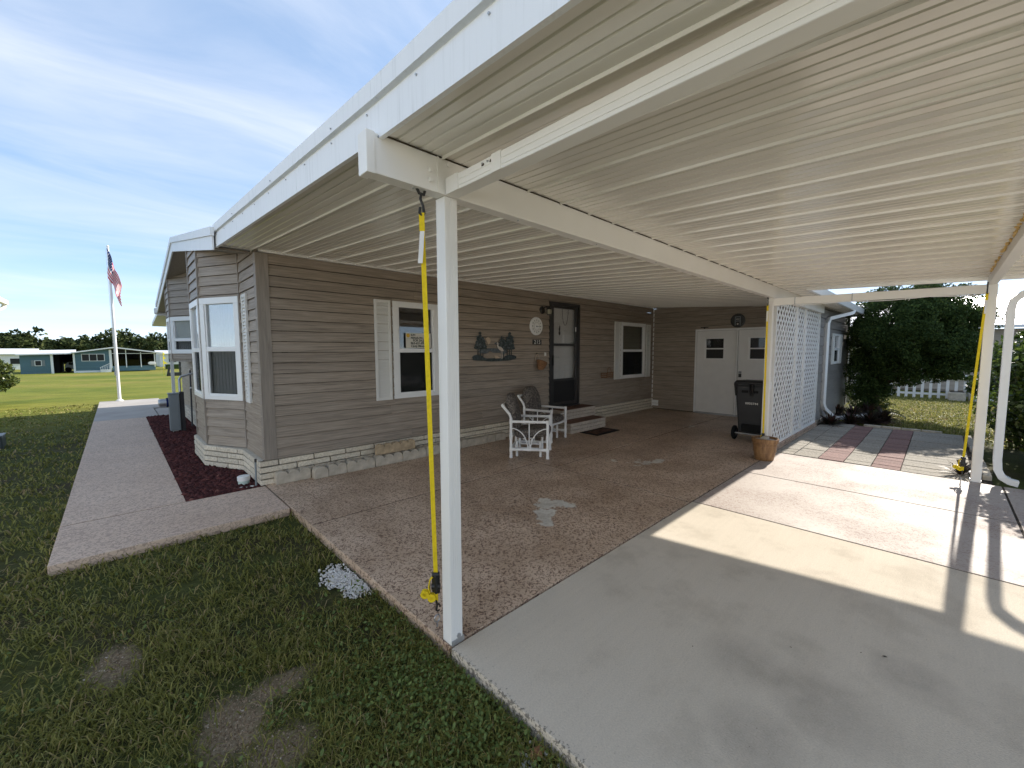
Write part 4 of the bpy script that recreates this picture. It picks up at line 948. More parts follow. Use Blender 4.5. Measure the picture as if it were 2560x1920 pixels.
# ------------------------------------------------------------------ things on the front wall
yw = YW-.016
A_ = empty('wall_art', (3.7,yw,1.43), 'metal wall art of a white heron, moon and dark pines', 'wall art')
def disc(mb, x, z, rx, rz, y=0, th=.008): return mb.ball((x,yw-.012-y,z),(rx,th,rz),12,8)
g1 = MB()
for a in ((3.70,1.455,.52,.022),(3.30,1.50,.12,.04),(4.08,1.49,.16,.045),(3.7,1.44,.25,.02),(3.35,1.47,.16,.03),(3.95,1.455,.2,.03)): disc(g1,*a)
g1.build('ground', M['artgreen'], A_, smooth=True)
g2 = MB()
for a in ((3.62,1.63,.2,.028),(3.45,1.60,.12,.04),(3.75,1.60,.14,.03),(3.78,1.74,.09,.025),(3.90,1.6,.1,.05)): disc(g2,*a,y=-.004)
g2.build('water', M['artgrey'], A_, smooth=True)
for (cx, tops, name) in ((3.36,[(0,.24),(-.05,.16),(.06,.15)],'pine'), (3.86,[(0,.17),(.05,.12)],'pine'), (4.06,[(0,.25),(.05,.2),(-.06,.17)],'pine')):
    tr_ = MB()
    for (ox, h) in tops:
        tr_.box(cx+ox-.006,cx+ox+.006,yw-.015,yw-.005,1.47,1.70+h)
        for k in range(7):
            z = 1.66+(h+.03)*k/6.5; ww = .085*(1-k/8.5); 
            for q in (-1,1): disc(tr_, cx+ox+q*ww*.45+rnd.uniform(-.012,.012), z+rnd.uniform(-.012,.012), ww*.5+.008, .02+.006*rnd.random(), y=.004)
    tr_.build(name, M['artgreen'], A_, smooth=True)
    hl = MB()
    for k in range(12): disc(hl, cx+rnd.uniform(-.08,.1), 1.66+rnd.uniform(0,.2), .02, .012, y=.013, th=.004)
    hl.build('leaf_highlight', M['artgrey'], A_, smooth=True)
mo = [(.055*math.cos(a), .062*math.sin(a)) for a in np.linspace(-1.5, 2.6, 14)]
MB().prism([(x_+3.535, z_+1.785) for x_, z_ in mo], lambda p, t_: (p[0], yw-.018+.01*t_, p[1])).build('moon', M['moon'], A_)
hb = MB().tube([(3.735,yw-.02,1.735),(3.755,yw-.02,1.752),(3.768,yw-.02,1.735),(3.755,yw-.02,1.70),(3.775,yw-.02,1.675),(3.81,yw-.02,1.655),(3.86,yw-.02,1.63),(3.90,yw-.02,1.605)], [.004,.012,.011,.012,.018,.034,.026,.004], 8, sx=1.0)
hb.tube([(3.84,yw-.02,1.63),(3.845,yw-.02,1.53),(3.84,yw-.02,1.46)], .004, 6).tube([(3.865,yw-.02,1.62),(3.875,yw-.02,1.54),(3.868,yw-.02,1.46)], .004, 6); hb.build('heron', M['bird'], A_, smooth=True)
MB().prism([(3.68,1.525),(3.75,1.52),(3.81,1.475),(3.70,1.472)], lambda p, t_: (p[0], yw-.024+.01*t_, p[1])).build('skiff', M['moon'], A_)
T_ = empty('wall_dial', (4.785,yw,2.09), 'round white dial with ornate face high on the wall by the lantern', 'dial')
MB().lathe([(.178,0),(.178,-.018),(.165,-.028),(.15,-.024)], (4.785,yw,2.09), 40, axis='y').build('rim', M['white'], T_, smooth=True)
MB().lathe([(.15,-.012),(.15,-.0245),(.001,-.0245)], (4.785,yw,2.09), 40, axis='y').build('face', M['label'], T_)
tk = MB()
for k in range(12):
    a = 2*math.pi*k/12; x_, z_ = 4.785+.118*math.sin(a), 2.09+.118*math.cos(a); tk.ball((x_,yw-.026,z_),(.010,.002,.016),6,5)
for k in range(24):
    a = 2*math.pi*k/24+.1; x_, z_ = 4.785+.078*math.sin(a), 2.09+.078*math.cos(a); tk.ball((x_,yw-.026,z_),(.005,.002,.006),6,5)
tk.build('dial_marks', M['grey_box'], T_)
MB().lathe([(.055,-.0252),(.055,-.0268),(.001,-.0268)], (4.79,yw,2.08), 24, axis='y').build('centre_disc', M['white'], T_)
MB().box(4.775,4.90,yw-.032,yw-.029,2.082,2.09).lathe([(.014,-.027),(.012,-.036),(.001,-.036)], (4.785,yw,2.087), 12, axis='y').build('hand', M['grey_box'], T_)
N_ = empty('number_plaque', (4.81,yw,1.78), 'black house number plaque reading 215 below the white dial', 'number plaque')
MB().box(4.685,4.94,yw-.014,yw,1.732,1.832).build('plate', M['black'], N_, bevel=.012); text('215', .108, M['numeral'], 'numerals', N_, wall_mtx_y(4.812,yw-.0152,1.745), 'CENTER', bold=.0012, spacing=1.2)
BK = empty('wall_basket', (4.85,yw,1.23), 'small wicker wall basket hanging beside the front door', 'basket')
bk = MB()
prof = [(.055,1.235),(.075,1.27),(.10,1.35),(.115,1.40)]
n_ = 16
for (r_, z_) in prof:
    for j in range(n_): a = 2*math.pi*j/n_; bk.v.append((4.83+r_*math.cos(a)*1.05+(.03 if z_ > 1.3 else 0), yw-.10+r_*.85*math.sin(a), z_-.04*math.cos(a)*(z_-1.235)/.17))
for i in range(3):
    for j in range(n_): bk.f.append((i*n_+j, i*n_+(j+1) % n_, (i+1)*n_+(j+1) % n_, (i+1)*n_+j)); bk.m.append(0)
bk.f.append(tuple(range(n_))[::-1]); bk.m.append(0)
o = bk.build('basket_body', M['basket'], BK, smooth=True); so = o.modifiers.new('thick', 'SOLIDIFY'); so.thickness = .008
MB().tube([(4.80-.055*math.cos(a), yw-.03, 1.42+.12*math.sin(a)) for a in np.linspace(0, math.pi, 10)], .006, 6).build('basket_handle', M['moon'], BK, smooth=True)
for z_ in (1.28,1.33): MB().tube([(4.845+.092*math.cos(a)*(1 if z_ > 1.3 else .88), yw-.10+.078*math.sin(a)*(1 if z_ > 1.3 else .88), z_-.01*math.cos(a)) for a in np.linspace(0, 2*math.pi, 17)], .006, 6).build('weave_band', M['basket'], BK, smooth=True)
MB().tube([(4.79,yw,1.55),(4.79,yw-.03,1.55),(4.79,yw-.035,1.565)], .006, 6).build('nail', M['black'], BK)
D_ = empty('doorbell', (5.06,yw,1.54), 'small white doorbell button left of the front door', 'doorbell'); MB().box(5.035,5.085,yw-.015,yw,1.505,1.575).build('plate', M['label'], D_, bevel=.004); MB().lathe([(.012,-.015),(.010,-.022),(.001,-.022)], (5.06,yw,1.54), 12, axis='y').build('button', M['white'], D_)
LN = empty('wall_lantern', (5.0,yw,2.4), 'black porch lantern with glass panes on the wall left of the door', 'lamp')
MB().lathe([(.075,0),(.075,-.012),(.055,-.025),(.02,-.03)], (4.965,yw,2.415), 20, axis='y').build('back_plate', M['black'], LN, smooth=True)
MB().lathe([(.022,2.475),(.05,2.455),(.068,2.43),(.062,2.425)], (5.06,yw-.11,0), 12).tube([(4.965,yw-.02,2.44),(5.0,yw-.06,2.475),(5.06,yw-.11,2.48)], .012, 8).build('hood', M['black'], LN, smooth=True)
MB().lathe([(.045,2.425),(.052,2.38),(.038,2.325)], (5.06,yw-.11,0), 8).build('glass', M['brass'], LN)
cg = MB()
for k in range(6): a = k*math.pi/3; cg.tube([(5.06+.05*math.cos(a),yw-.11+.05*math.sin(a),2.425),(5.06+.056*math.cos(a),yw-.11+.056*math.sin(a),2.38),(5.06+.042*math.cos(a),yw-.11+.042*math.sin(a),2.32)], .004, 6)
cg.lathe([(.044,2.33),(.044,2.318),(.01,2.312)], (5.06,yw-.11,0), 10).build('cage', M['black'], LN)
WP = empty('wall_planter', (7.2,yw,.97), 'empty brown wire planter with looped handle right of the door', 'planter')
for cx, rr in ((7.05,.075), (7.30,.085)):
    for z_ in (.98,1.03,1.08): MB().tube([(cx+rr*math.cos(a), yw-.09+.07*math.sin(a), z_) for a in np.linspace(0, 2*math.pi, 15)], .006, 6).build('hoop', M['basket'], WP, smooth=True)
    for a in np.linspace(0, 2*math.pi, 9)[:-1]: MB().tube([(cx+rr*math.cos(a), yw-.09+.07*math.sin(a), 1.08),(cx+rr*.8*math.cos(a), yw-.09+.055*math.sin(a), .965)], .004, 5).build('stave', M['basket'], WP)
MB().tube([(7.30-.085*math.cos(a)+.01, yw-.06, 1.07+.13*math.sin(a)) for a in np.linspace(0, math.pi, 12)], .007, 6).build('loop', M['basket'], WP, smooth=True)
SG = empty('for_sale_sign', (2.13,YW-.012,1.65), 'cream for sale sign with a gold sun in the left window', 'sign')
sy = YW-.012
MB().box(1.93,2.365,sy-.012,sy-.008,1.655,1.878).build('board', M['sign'], SG)
MB().lathe([(.030,-.0125),(.030,-.0135),(.001,-.0135)], (1.967,sy,1.84), 20, axis='y').build('sun_logo', M['gold'], SG)
for (tx, sz, x_, z_, al) in (('SUN',.040,2.012,1.838,'LEFT'),('RESALES, INC.',.036,2.012,1.797,'LEFT'),('FOR SALE',.048,2.148,1.752,'CENTER'),('863-651-8938',.050,2.148,1.710,'CENTER'),('Cindy Minnick',.048,2.148,1.668,'CENTER')):
    text(tx, sz, M['ink'], 'lettering', SG, wall_mtx_y(x_,sy-.0132,z_), al, bold=.0012, spacing=.98)
MB().box(1.94,2.355,sy-.0131,sy-.0122,1.792,1.794).build('rule', M['ink'], SG)
HB = empty('hose_tap', (6.52,3.79,.25), 'small black hose tap on the skirting right of the steps', 'tap')
MB().tube([(6.52,3.80,.25),(6.52,3.72,.25),(6.52,3.69,.22)], .012, 8).build('spout', M['black'], HB); MB().tube([(6.47,3.74,.285),(6.57,3.74,.285)], .012, 8).tube([(6.52,3.74,.25),(6.52,3.74,.285)], .008, 6).build('valve_handle', M['black'], HB)
RP = empty('round_plaque', (XB-.02,1.65,2.32), 'round black plaque with a grey arched motif above the double doors', 'plaque')
MB().lathe([(.162,-.001),(.162,-.016),(.14,-.022),(.135,-.012),(.001,-.012)], (XB-.014,1.652,2.315), 36, axis='x').build('disc', M['black'], RP, smooth=True)
pq = MB()
for a in ((-.065,-.045,-.11,.10),(.045,.065,-.11,.10),(-.045,.045,.08,.10),(-.045,.045,-.02,.0)): pq.box(XB-.036,XB-.026,1.652+a[0],1.652+a[1],2.315+a[2],2.315+a[3])
pq.build('arch_motif', M['grey_box'], RP, bevel=.003)
pw = MB()
for y_ in (-.025,0,.025): pw.ball((XB-.036,1.652+y_,2.35),(.004,.010,.010),8,6)
pw.box(XB-.037,XB-.027,1.637,1.667,2.22,2.25); pw.build('pale_motif', M['numeral'], RP)
MB().box(XB-.06,XB-.014,2.33,2.50,2.175,2.195).ball((XB-.05,2.41,2.165),.02,8,6).build('motion_light', M['black'], empty('motion_sensor_light', (XB-.03,2.42,2.17), 'small dark motion light above the left door leaf', 'lamp'))

# ------------------------------------------------------------------ tie-down straps
def hook(mb, p, s=1.0, flip=1):
    x, y, z = p
    mb.tube([(x-.03*s*flip,y,z+.035*s),(x-.012*s,y,z+.005*s),(x+.014*s,y,z+.004*s),(x+.02*s,y,z+.022*s)], .0075*s, 8)
    mb.tube([(x,y,z+.004*s),(x-.006*s,y,z-.02*s),(x+.008*s,y,z-.05*s),(x+.014*s,y,z-.085*s),(x+.004*s,y,z-.105*s),(x-.012*s,y,z-.085*s),(x-.008*s,y,z-.06*s)], .0068*s, 8); return mb
def ribbon(mb, pts, w, side, th=.0016):
    side = Vector(side).normalized(); 
    for a, b in zip(pts[:-1], pts[1:]):
        a = Vector(a); b = Vector(b); nrm = (b-a).cross(side).normalized()*th; s = side*w/2
        mb.hexa([a-s-nrm,a+s-nrm,a+s+nrm,a-s+nrm,b-s-nrm,b+s-nrm,b+s+nrm,b-s+nrm])
    return mb
def strap(name, top, ratch, ring, side, label, tagged=True, detail=True):
    T = empty(name, ring, label, 'strap', 'yellow tie-down straps on the carport posts')
    top = Vector(top); ratch = Vector(ratch); ring = Vector(ring); sd_ = Vector(side).normalized()
    hook(MB(), top).build('hook', M['black'], T, smooth=True)
    t0 = top+Vector((0,0,-.085)); ribbon(MB(), [t0, t0.lerp(ratch,.5), ratch], .024, side).build('webbing', M['yellow'], T)
    f_ = sd_.cross(Vector((0,0,1)))*.004
    ribbon(MB(), [t0+f_, t0+f_+(ratch-t0).normalized()*.085], .026, side, .003).build('stitched_loop', M['yellow'], T)
    if tagged:
        a = t0+(ratch-t0).normalized()*.085+f_*1.5; ribbon(MB(), [a, a+Vector((-.006,0,-.07)), a+Vector((-.014,0,-.155))], .022, side, .0008).build('tag_label', M['label'], T)
    r0 = ratch
    if detail:
        b = MB().obox(r0+Vector((0,0,.02)), r0+Vector((0,0,-.085)), .030, .040, 0).tube([r0-sd_*.02+Vector((0,0,.018)), r0+sd_*.02+Vector((0,0,.018))], .016, 10).tube([r0-sd_*.024+Vector((0,0,-.05)), r0+sd_*.024+Vector((0,0,-.05))], .018, 10)
        b.build('ratchet', M['black'], T, bevel=.004)
        hp_ = [r0-sd_*.012+Vector((0,0,.012)), r0-sd_*.032+Vector((0,0,-.01)), r0-sd_*.040+Vector((0,0,-.05)), r0-sd_*.034+Vector((0,0,-.085))]
        ribbon(MB(), hp_, .022, sd_.cross(Vector((0,0,1))), .003).build('ratchet_handle', M['yellow'], T)
        ax = sd_.cross(Vector((0,0,1)))
        for (ox, oz) in ((-.062,-.095), (-.024,-.115)):
            c = r0+sd_*ox+Vector((0,0,oz)); cl = MB()
            for k, rr in enumerate((.024,.019,.014,.009)): cl.tube([c-ax*.0115, c+ax*.0115], rr, 18, cap=(k == 3))
            cl.tube([c-ax*.0115, c+ax*.0115], .0235, 18); cl.build('webbing_coil', M['yellow'], T, smooth=True)
        ribbon(MB(), [r0+Vector((0,0,-.08)), r0+Vector((0,0,-.135))], .022, side).build('short_webbing', M['yellow'], T)
        hb_ = r0+Vector((0,0,-.13))
    else: hb_ = r0
    MB().tube([hb_, hb_+Vector((.006,0,-.03)), hb_+Vector((0,0,-.06))], .006, 8).tube([hb_+Vector((.012,0,-.05))+Vector((.012*math.cos(a),0,.02*math.sin(a))) for a in np.linspace(0, 5.5, 10)], .005, 6).build('lower_hook', M['black'], T, smooth=True)
    rg = ring+Vector((0,0,.05)); MB().tube([rg+Vector((.018*math.cos(a),0,.022*math.sin(a))) for a in np.linspace(0, 2*math.pi, 15)], .0045, 6).tube([ring, ring+Vector((0,0,.032))], .005, 6).build('anchor_ring', M['galv'], T, smooth=True)
    return T
sv = (.72,-.69,0)
strap('tie_down_strap', (-.105,.02,2.352), (.005,.125,.345), (.055,.195,0), sv, 'yellow tie-down strap hanging beside the front carport post')
strap('tie_down_strap', (5.72,.045,2.35), (5.745,.035,.33), (5.745,.06,0), (.4,-.9,0), 'yellow tie-down strap running down behind the brown plant pot', detail=True)
strap('tie_down_strap', (6.12,-2.085,2.345), (6.05,-2.008,.29), (6.03,-2.0,0), (.3,-.95,0), 'yellow tie-down strap beside the post with the downspout', tagged=True)

# ------------------------------------------------------------------ along the gable side
MP = empty('meter_pedestal', (-.41,8.9,0), 'grey electric meter pedestal standing in the lava rock bed', 'meter')
MB().box(-.50,-.335,8.80,9.0,.03,.765).build('cabinet', M['grey_box'], MP, bevel=.008); MB().box(-.51,-.325,8.79,9.01,.765,.785).build('cap', M['grey_box'], MP, bevel=.006)
MB().box(-.48,-.36,8.795,8.80,.08,.70).build('door_panel', M['grey_box'], MP, bevel=.004)
MB().lathe([(.085,0),(.085,-.03),(.078,-.035),(.076,-.14),(.06,-.155),(.001,-.157)], (-.50,8.9,.60), 24, axis='x').build('meter_glass', M['galv'], MP, smooth=True); MB().lathe([(.092,-.005),(.092,-.035),(.085,-.036)], (-.50,8.9,.60), 24, axis='x').build('meter_ring', M['navy'], MP, smooth=True)
MB().box(-.325,-.255,8.84,8.96,-.05,.80).build('support_post', M['bin'], MP, bevel=.006)
MB().tube([(-.30,9.02,0),(-.30,9.02,1.05),(-.27,9.05,1.10),(.02,9.10,1.18)], .022, 8).build('conduit', M['galv'], MP, smooth=True); MB().box(-.46,-.38,8.86,8.94,-.06,.03).build('base', M['white'], MP)
PO = empty('leaning_pole', (-.06,9.4,0), 'dark pole leaning on the gable wall behind the meter', 'pole'); MB().tube([(-.10,9.36,-.02),(-.02,9.96,1.20)], .016, 8).build('shaft', M['bin'], PO); MB().tube([(-.0465,9.76,.79),(-.0445,9.775,.82)], .02, 8).build('band', M['white'], PO); MB().tube([(-.02,9.955,1.19),(-.018,9.97,1.225)], .022, 8).build('tip', M['label'], PO)
CO = empty('cleanout_pipe', (-.17,4.02,0), 'short pale pipe with white cap rising from the lava rock', 'pipe'); MB().lathe([(.06,-.05),(.06,.055)], (-.17,4.05,0), 24).build('pipe', M['paleblue'], CO, smooth=True); MB().lathe([(.067,.045),(.067,.092),(.062,.097),(.001,.098)], (-.17,4.05,0), 24).build('cap', M['white'], CO, smooth=True)
SP = empty('ground_stake', (-.088,3.83,0), 'thin dark stake standing at the house corner', 'stake'); MB().tube([(-.088,3.83,-.05),(-.075,3.86,.29)], .011, 8).build('shaft', M['grey_box'], SP); MB().tube([(-.0755,3.859,.285),(-.074,3.862,.325)], .013, 8).build('tip', M['black'], SP)
UB = empty('utility_box', (-2.85,9.7,GZ), 'low dark green utility box on the lawn at the left edge', 'utility box'); MB().box(-3.05,-2.72,9.5,9.85,GZ-.02,.14).build('body', M['artgreen'], UB, bevel=.02); MB().box(-3.06,-2.71,9.49,9.86,.14,.165).build('lid', M['grey_box'], UB, bevel=.01)
# flagpole and flag
FX, FY = -1.195, 17.0
FP = empty('flagpole', (FX,FY,0), 'white flagpole at the far end of the walkway', 'flagpole')
MB().tube([(FX,FY,0),(FX,FY,2.5),(FX,FY,4.98)], [.045,.038,.028], 14).build('pole', M['white'], FP, smooth=True); MB().ball((FX,FY,5.0),.035,10,8).build('finial', M['white'], FP, smooth=True)
MB().lathe([(.10,0),(.09,.03),(.05,.05)], (FX,FY,0), 16).build('collar', M['white'], FP, smooth=True); MB().box(FX-.075,FX-.04,FY-.02,FY+.02,.85,.98).build('cleat', M['galv'], FP)
MB().tube([(FX-.055,FY,.95),(FX-.05,FY,4.9)], .004, 5).build('halyard', M['label'], FP)
fs, ft = 60, 39; V = []; F = []; mi = []
for i in range(fs+1):
    for j in range(ft+1):
        s, t_ = i/fs, j/ft
        x = FX-.03+.26*s**.9+.02*math.sin(9*s+5*t_)+.05*s*(.5-t_); y = FY-.05+.06*math.sin(14*s+3.5*t_)*(.25+s)+.05*math.cos(6*t_+5*s)*s
        z = 4.93-.95*t_*(1-.30*s)-1.18*s**1.1-.03*math.sin(5*s*math.pi)*s
        V.append((x,y,z))
for i in range(fs):
    for j in range(ft):
        F.append((i*(ft+1)+j,(i+1)*(ft+1)+j,(i+1)*(ft+1)+j+1,i*(ft+1)+j+1))
        if i < fs*.4 and j < 21: mi.append(2 if (i % 4 == 2 and j % 4 == 2) or (i % 4 == 0 and j % 4 == 0 and 0 < j) else 1)
        else: mi.append(0 if (j//3) % 2 == 0 else 2)
fb = MB(); fb.v = V; fb.f = F; fb.m = mi
fo = fb.build('flag', [M['red'], M['navy'], M['wcloth']], smooth=True, label='limp red and white striped flag with starred blue corner on the pole', cat='flag')
so = fo.modifiers.new('thick', 'SOLIDIFY'); so.thickness = .004

# ------------------------------------------------------------------ golf green things and far houses
GF = empty('golf_flag', (1.8,46,gz(46)), 'thin yellow golf flag stick far across the lawn', 'golf flag')
MB().tube([(1.8,46,gz(46)),(1.83,46,1.62)], .02, 6).build('stick', M['yellow_flag'], GF)
for (z0, z1, w) in ((1.35,1.66,.16),(.98,1.3,.2),(.55,.85,.32)): MB().prism([(1.82,z0),(1.82,z1),(1.82+w,z0+.05)], lambda p, t_: (p[0], 46+.03*t_+.1*(p[0]-1.82), p[1])).build('pennant', M['yellow_flag'], GF)
TF = empty('timber_frame', (2.6,46,gz(46)), 'low dark timber frame standing on the lawn near the golf flag', 'timber frame')
for (a, b) in (((2.05,46,gz(46)),(2.2,46,.30)),((2.95,46,gz(46)),(2.95,46,.75))): MB().obox(a, b, .16, .16, 0).build('upright', M['bin'], TF, bevel=.01)
MB().box(2.1,3.0,45.85,46.15,gz(46),gz(46)+.32).build('base', M['bin'], TF, bevel=.01); MB().box(2.95,3.4,45.9,46.1,.50,.66).build('arm', M['bin'], TF, bevel=.01)
zb = gz(74)
BH = empty('blue_house', (-3,75,zb), 'blue sided house with white roof and screened porch across the lawn', 'house')
def bx(name, x0, x1, y0, y1, z0, z1, mat, par=None, **k): return MB().box(x0,x1,y0,y1,z0,z1).build(name, M[mat], par or BH, **k)
for k in range(11): bx('siding_plank', -9.45,-6.85,74-.012*(k % 2),74.1,zb+.02+k*.205,zb+.02+k*.205+.195,'blue_siding')
for k in range(12): bx('siding_plank', -5.0,-1.75,74-.012*(k % 2),74.1,zb+.25+k*.2,zb+.25+k*.2+.19,'blue_siding')
bx('wall_core',-9.45,-6.9,74.1,80,zb,1.35,'blue_siding'); bx('wall_core',-5.0,-1.7,74.1,82,zb,1.6,'blue_siding'); bx('skirting',-5.0,-1.72,73.98,74.05,zb,zb+.25,'white')
bx('corner_post',-7.0,-6.78,73.9,74.1,zb,1.4,'white'); bx('corner_post',-5.1,-4.92,73.9,74.1,zb,1.5,'white'); bx('corner_post',-1.82,-1.66,73.9,74.1,zb,1.95,'white')
bx('carport_wall',-6.85,-6.4,76,82,zb,1.35,'interior'); bx('carport_back',-6.4,-5.0,81,81.2,.25,1.4,'interior')
for (x0, x1, z0, z1, n) in ((-8.3,-7.72,-.02,.66,1), (-4.36,-2.24,.48,1.42,3)):
    wn = bx('window',x0,x1,73.92,73.98,z0,z1,'window_white')
    for k in range(n):
        a = x0+.06+(x1-x0-.06)*k/n; bx('pane',a,a+(x1-x0-.06)/n-.06,73.90,73.918,z0+.06,z1-.06,'kick',wn)
for x0 in (-8.56,-7.70): bx('shutter',x0,x0+.24,73.93,73.98,-.04,.68,'grey_box')
# screened porch
for x0 in (-1.66,-.25,1.22,2.64): bx('porch_post',x0,x0+.09,73.9,74,zb+.55,1.95 if x0 < 1 else 1.6,'white')
bx('porch_rail',-1.6,2.7,73.9,74,1.42,1.48,'white'); bx('porch_interior',-1.6,2.7,78,78.2,zb,1.9,'interior'); bx('porch_floor',-1.6,2.7,74.2,78,zb+.3,zb+.4,'interior')
for k in range(4): bx('porch_panel',-1.6,2.72,73.93-.01*(k % 2),74,zb+.12+k*.16,zb+.12+k*.16+.152,'blue_siding')
for x0 in (-1.57,-.16,1.31): bx('screen',x0,x0+1.32,73.96,73.97,-.18,1.41,'screen_mesh')
for x0 in (-1.2,.3,1.7): bx('porch_furniture',x0,x0+.9,76,76.6,zb+.4,.25,'blind')
def gable(par, x0, xr, x1, y0, y1, z0, zr, z1, th, mat, name='roof'):
    MB().hexa([(x0,y0,z0),(xr,y0,zr),(xr,y1,zr),(x0,y1,z0),(x0,y0,z0+th),(xr,y0,zr+th),(xr,y1,zr+th),(x0,y1,z0+th)]).build(name, M[mat], par); MB().hexa([(xr,y0,zr),(x1,y0,z1),(x1,y1,z1),(xr,y1,zr),(xr,y0,zr+th),(x1,y0,z1+th),(x1,y1,z1+th),(xr,y1,zr+th)]).build(name, M[mat], par)
gable(BH, -5.2,-1.3,3.6, 73.4,84, 1.50,2.18,1.42, .15, 'roofmetal'); MB().hexa([(-9.7,73.5,1.28),(-5.2,73.5,1.42),(-5.2,83,1.7),(-9.7,83,1.6),(-9.7,73.5,1.42),(-5.2,73.5,1.56),(-5.2,83,2.0),(-9.7,83,1.9)]).build('roof', M['roofmetal'], BH)
MB().prism([(-1.7,1.48),(-1.3,2.15),(2.7,1.5)], lambda p, t_: (p[0],74.15+.05*t_,p[1])).build('gable_screen', M['interior'], BH); MB().prism([(-5.0,1.5),(-1.7,1.5),(-1.7,2.07)], lambda p, t_: (p[0],74.05+.05*t_,p[1])).build('gable_siding', M['blue_siding'], BH)
for k in range(5): bx('stair_baluster',-2.7+k*.2,-2.66+k*.2,73.3,73.34,zb+.1+k*.05,zb+.6+k*.1,'white')
MB().obox((-2.75,73.3,zb+.6),(-1.8,73.3,zb+1.15),.05,.05,0).build('stair_rail', M['white'], BH); bx('stair',-2.7,-1.75,73.35,73.9,zb,zb+.35,'white')
for s_ in (-1,1): MB().ball((2.35+.12*s_,73.2,.12),(.3,.02,.22),12,8).build('butterfly_wing', M['label'], BH)
def farhouse(name, x0, x1, y, ze, zr, mat, label, d=10):
    T = empty(name, ((x0+x1)/2,y,gz(y)), label, 'house'); zz = gz(y)
    MB().box(x0,x1,y,y+d,zz,ze).build('wall', M[mat], T)
    MB().hexa([(x0-.4,y-.4,ze),(x1+.4,y-.4,ze),(x1+.4,y+d/2,zr),(x0-.4,y+d/2,zr),(x0-.4,y-.4,ze+.15),(x1+.4,y-.4,ze+.15),(x1+.4,y+d/2,zr+.15),(x0-.4,y+d/2,zr+.15)]).build('roof', M['roofmetal'], T)
    n = max(2, int((x1-x0)/3))
    for k in range(n):
        a = x0+(x1-x0)*(k+.3)/n; w_ = MB().box(a,a+1.2,y-.05,y,ze-1.5,ze-.5).build('window', M['window_white'], T); MB().box(a+.08,a+1.12,y-.06,y-.051,ze-1.42,ze-.58).build('pane', M['kick'], w_)
    return T
farhouse('far_house', -17,-10.6,96,1.3,2.1,'white','white roofed house behind the blue house, seen above the round shrub')
farhouse('far_house', 4.4,12,94,1.25,1.8,'white','pale house at the right of the screened porch, behind the golf flag')
MB().box(4.3,9,80,82,gz(80),gz(80)+.7).build('hedge_core', M['juniper'], empty('clipped_hedge', (6,81,gz(80)), 'low clipped green hedge beside the screened porch', 'hedge'))
tk_ = empty('parked_truck', (-5.8,79,zb), 'white vehicle parked under the blue house carport', 'vehicle')
MB().prism([(-6.5,zb+.3),(-6.5,zb+.9),(-6.2,zb+1.35),(-5.4,zb+1.35),(-5.1,zb+.95),(-4.6,zb+.85),(-4.6,zb+.3)], lambda p, t_: (p[0]+.4,78+1.7*t_,p[1])).build('body', M['white'], tk_, bevel=.06)
MB().prism([(-6.15,zb+.95),(-6.1,zb+1.28),(-5.45,zb+1.28),(-5.22,zb+.95)], lambda p, t_: (p[0]+.4,77.98+.01*t_,p[1])).build('window', M['kick'], tk_)
for x_ in (-6.0,-4.75): MB().lathe([(.1,-.1),(.32,-.1),(.32,.1),(.1,.1)], (x_+.2,78.05,zb+.32), 16, axis='y').build('wheel', M['tire'], tk_)
NL = empty('neighbour_house', (-8,15,GZ), 'white gutter corner of the neighbouring house at the left edge', 'house')
MB().box(-12,-4.6,15.5,19.6,GZ,3.1).build('wall', M['beige_siding'], NL)
MB().box(-12.3,-3.86,15.0,20.2,3.24,3.42).build('fascia', M['white'], NL); MB().box(-3.858,-3.72,15.0,20.24,3.20,3.36).build('gutter', M['white'], NL, bevel=.02)
MB().rect_tube([(-3.80,20.1,3.20),(-3.83,20.09,3.10),(-4.0,20.0,2.98),(-4.3,19.85,2.9),(-4.5,19.75,2.78),(-4.5,19.75,.1),(-4.45,19.85,.0),(-4.25,20.2,-.04)], .10, .09).build('downspout', M['white'], NL)
MB().box(-14,-6.9,-14,5.2,GZ,3.1).build('bounce_wing_wall', M['white'], NL); MB().hexa([(-14.4,-14.3,3.11),(-6.6,-14.3,3.11),(-6.6,5.5,3.11),(-14.4,5.5,3.11),(-10.6,-14.3,3.9),(-10.4,-14.3,3.9),(-10.4,5.5,3.9),(-10.6,5.5,3.9)]).build('bounce_wing_roof', M['roofmetal'], NL)  # unseen white wing, added to bounce sunlight into the carport
w_ = MB().box(-4.6,-4.55,16.5,17.7,.9,2.2).build('window', M['window_white'], NL); MB().box(-4.549,-4.54,16.6,17.6,1.0,2.1).build('pane', M['kick'], w_)
MB().hexa([(-12.3,15.0,3.421),(-3.86,15.0,3.421),(-3.86,20.2,3.421),(-12.3,20.2,3.421),(-8.2,15.0,4.1),(-8.0,15.0,4.1),(-8.0,20.2,4.1),(-8.2,20.2,4.1)]).build('roof', M['roofmetal'], NL)
